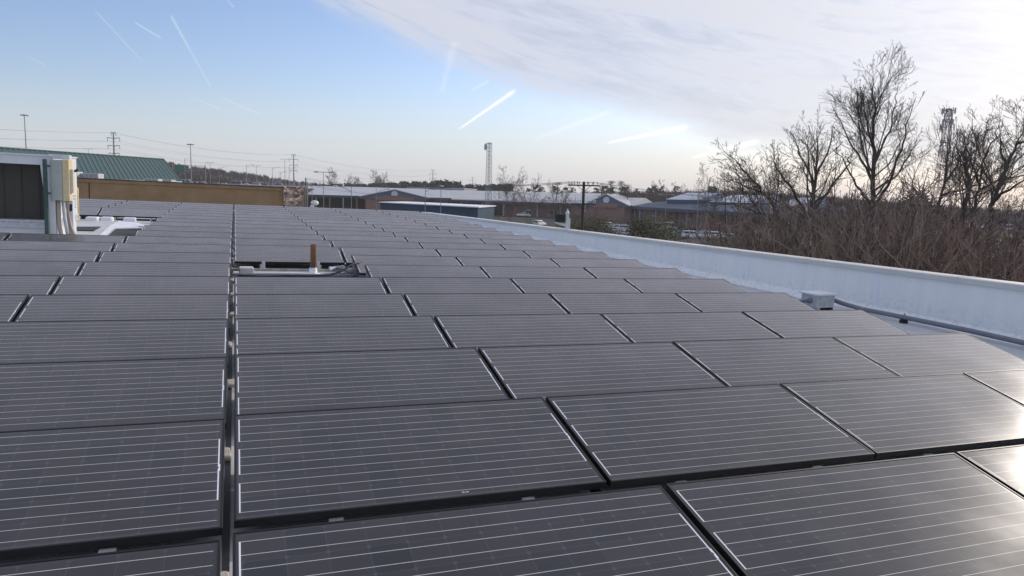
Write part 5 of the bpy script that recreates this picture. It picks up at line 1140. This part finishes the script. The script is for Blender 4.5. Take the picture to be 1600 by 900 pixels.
# olive leafy bushes
def leafy(seed, nclump=16, nl=110):
    rg = random.Random(seed); c = MB(); b = MB()
    for k in range(nclump):
        ce = Vector((rg.gauss(0,.95), rg.gauss(0,.95), rg.uniform(.5, 2.7))); b.tube([(0,0,0), ce*.5+Vector((0,0,.1)), ce], [.04,.03,.012], 4, False)
        for q in range(nl):
            v = ce+Vector((rg.gauss(0,.42), rg.gauss(0,.42), rg.gauss(0,.34))); e = Vector((rg.uniform(-1,1), rg.uniform(-1,1), rg.uniform(-.6,1))).normalized()*.12; f = e.orthogonal().normalized()*.045; c.add([v-e, v+f, v+e, v-f], [(0,1,2,3)])
    return b.mesh('stems', M_bark), c.mesh('leaves', M_olive)
lp = [leafy(900+k) for k in range(3)]
bx = random.Random(5)
spots_ = [(900,95),(912,102),(925,118),(938,140),(1000,98),(1012,112),(1026,118),(1000,140),(1012,165),(1170,95),(905,160),(1022,90),(1150,80),(1190,90),(1040,235),(1080,240),(1120,235),(1100,225)]
for k, (px, D) in enumerate(spots_):
    st, lv = lp[k % 3]; s = bx.uniform(1.2, 1.75); t = thing('leafy_bush', 'olive green leafy bush beyond the parapet and before the car park', 'bush', TW(W_(px, D), bx.uniform(0, 6), s), 'olive leafy bushes beyond the parapet')
    for nme, me in (('stems', st), ('leaves', lv)): o = bpy.data.objects.new(nme, me); COL.objects.link(o); o.parent = t

# ------------------------------------------------------------------ far woods (uncountable)
def woods(name, lab, spec, m, seed, pine_=False):
    rg = random.Random(seed); b = MB()
    for px0, px1, n, D0, D1, prof, jit, ground in spec:
        for k in range(n):
            px = rg.uniform(px0, px1); D = rg.uniform(D0, D1); top = lerp_prof(prof, px)+rg.uniform(0, jit); z1 = zat(px, top, D); z0 = ground(px, D, z1)
            h = z1-z0
            if h < 2: h = 2; z0 = z1-2
            c = W_(px, D, z0); w = h*rg.uniform(.30, .48)
            nn = 75 if not pine_ else 70
            for q in range(nn):
                if pine_:
                    u = rg.random()**.7; zz = h*(.25+.75*u); rr = w*(1.15-u)*rg.random()**.5*1.1; a = rg.uniform(0, 6.28); v = c+Vector((rr*math.cos(a), rr*math.sin(a), zz)); e = Vector((rg.gauss(0,1), rg.gauss(0,1), rg.gauss(0,.5))).normalized()*h*.085; f = Vector((rg.gauss(0,1), rg.gauss(0,1), rg.gauss(0,.6))).normalized()*h*.05
                    b.add([v-e, v+f, v+e, v-f], [(0,1,2,3)])
                else:
                    a = rg.uniform(0, 6.28); u = rg.random(); st_ = c+Vector((0, 0, h*(.15+.5*u))); sp = w*rg.uniform(.2, 1.0)*(1-.5*u); e = st_+Vector((sp*math.cos(a), sp*math.sin(a), h*rg.uniform(.12, .36)*(1 if u < .8 else .9)))
                    e.z = min(e.z, c.z+h); f = (e-st_).cross(Vector((rg.gauss(0,1), rg.gauss(0,1), rg.gauss(0,1)))).normalized()*h*.016; b.add([st_-f, st_+f, e], [(0,1,2)])
            if not pine_: b.tube([c, c+Vector((0,0,h*.7))], [h*.010, h*.004], 3, False)
    o = b.build(name, m); return tag(o, lab, 'woods', kind='stuff')
hillp = [(-50,246),(0,247),(150,248),(262,249),(300,256),(350,262),(400,268),(450,277),(500,283),(560,290),(640,296)]
def hg(px, D, z1):
    zc = zat(px, lerp_prof(HILL, px), 650); return max(0, min(zc, z1-7.5))
woods('wooded_hill', 'dark bare woods covering the low hill behind the highway', [(200,620,1300,600,690,hillp,9,hg),(200,620,800,480,600,[(x,y+10) for x,y in hillp],12,lambda px,D,z1: max(0, z1-9))], M_far, 1)
rp_ = [(560,289),(700,292),(800,293),(900,293),(950,292),(1000,291),(1060,290),(1120,289),(1180,288),(1250,293),(1330,301),(1450,312),(1600,322),(1700,326)]
woods('distant_woods', 'brown bare woods along the horizon behind the school', [(560,1720,1300,430,620,rp_,9,lambda px,D,z1: 0),(900,1330,260,330,420,[(x,y+3) for x,y in rp_],10,lambda px,D,z1: 0)], M_far, 2)
pp_ = [(485,287),(540,286),(570,287),(640,283),(660,284),(700,281),(730,286),(760,288),(800,287),(860,291),(900,292)]
woods('pine_belt', 'dark evergreen belt rising above the pale school roofs', [(490,800,260,440,520,pp_,6,lambda px,D,z1: 0),(800,1200,24,440,500,[(800,289),(1200,291)],6,lambda px,D,z1: 0)], M_pine, 3, True)
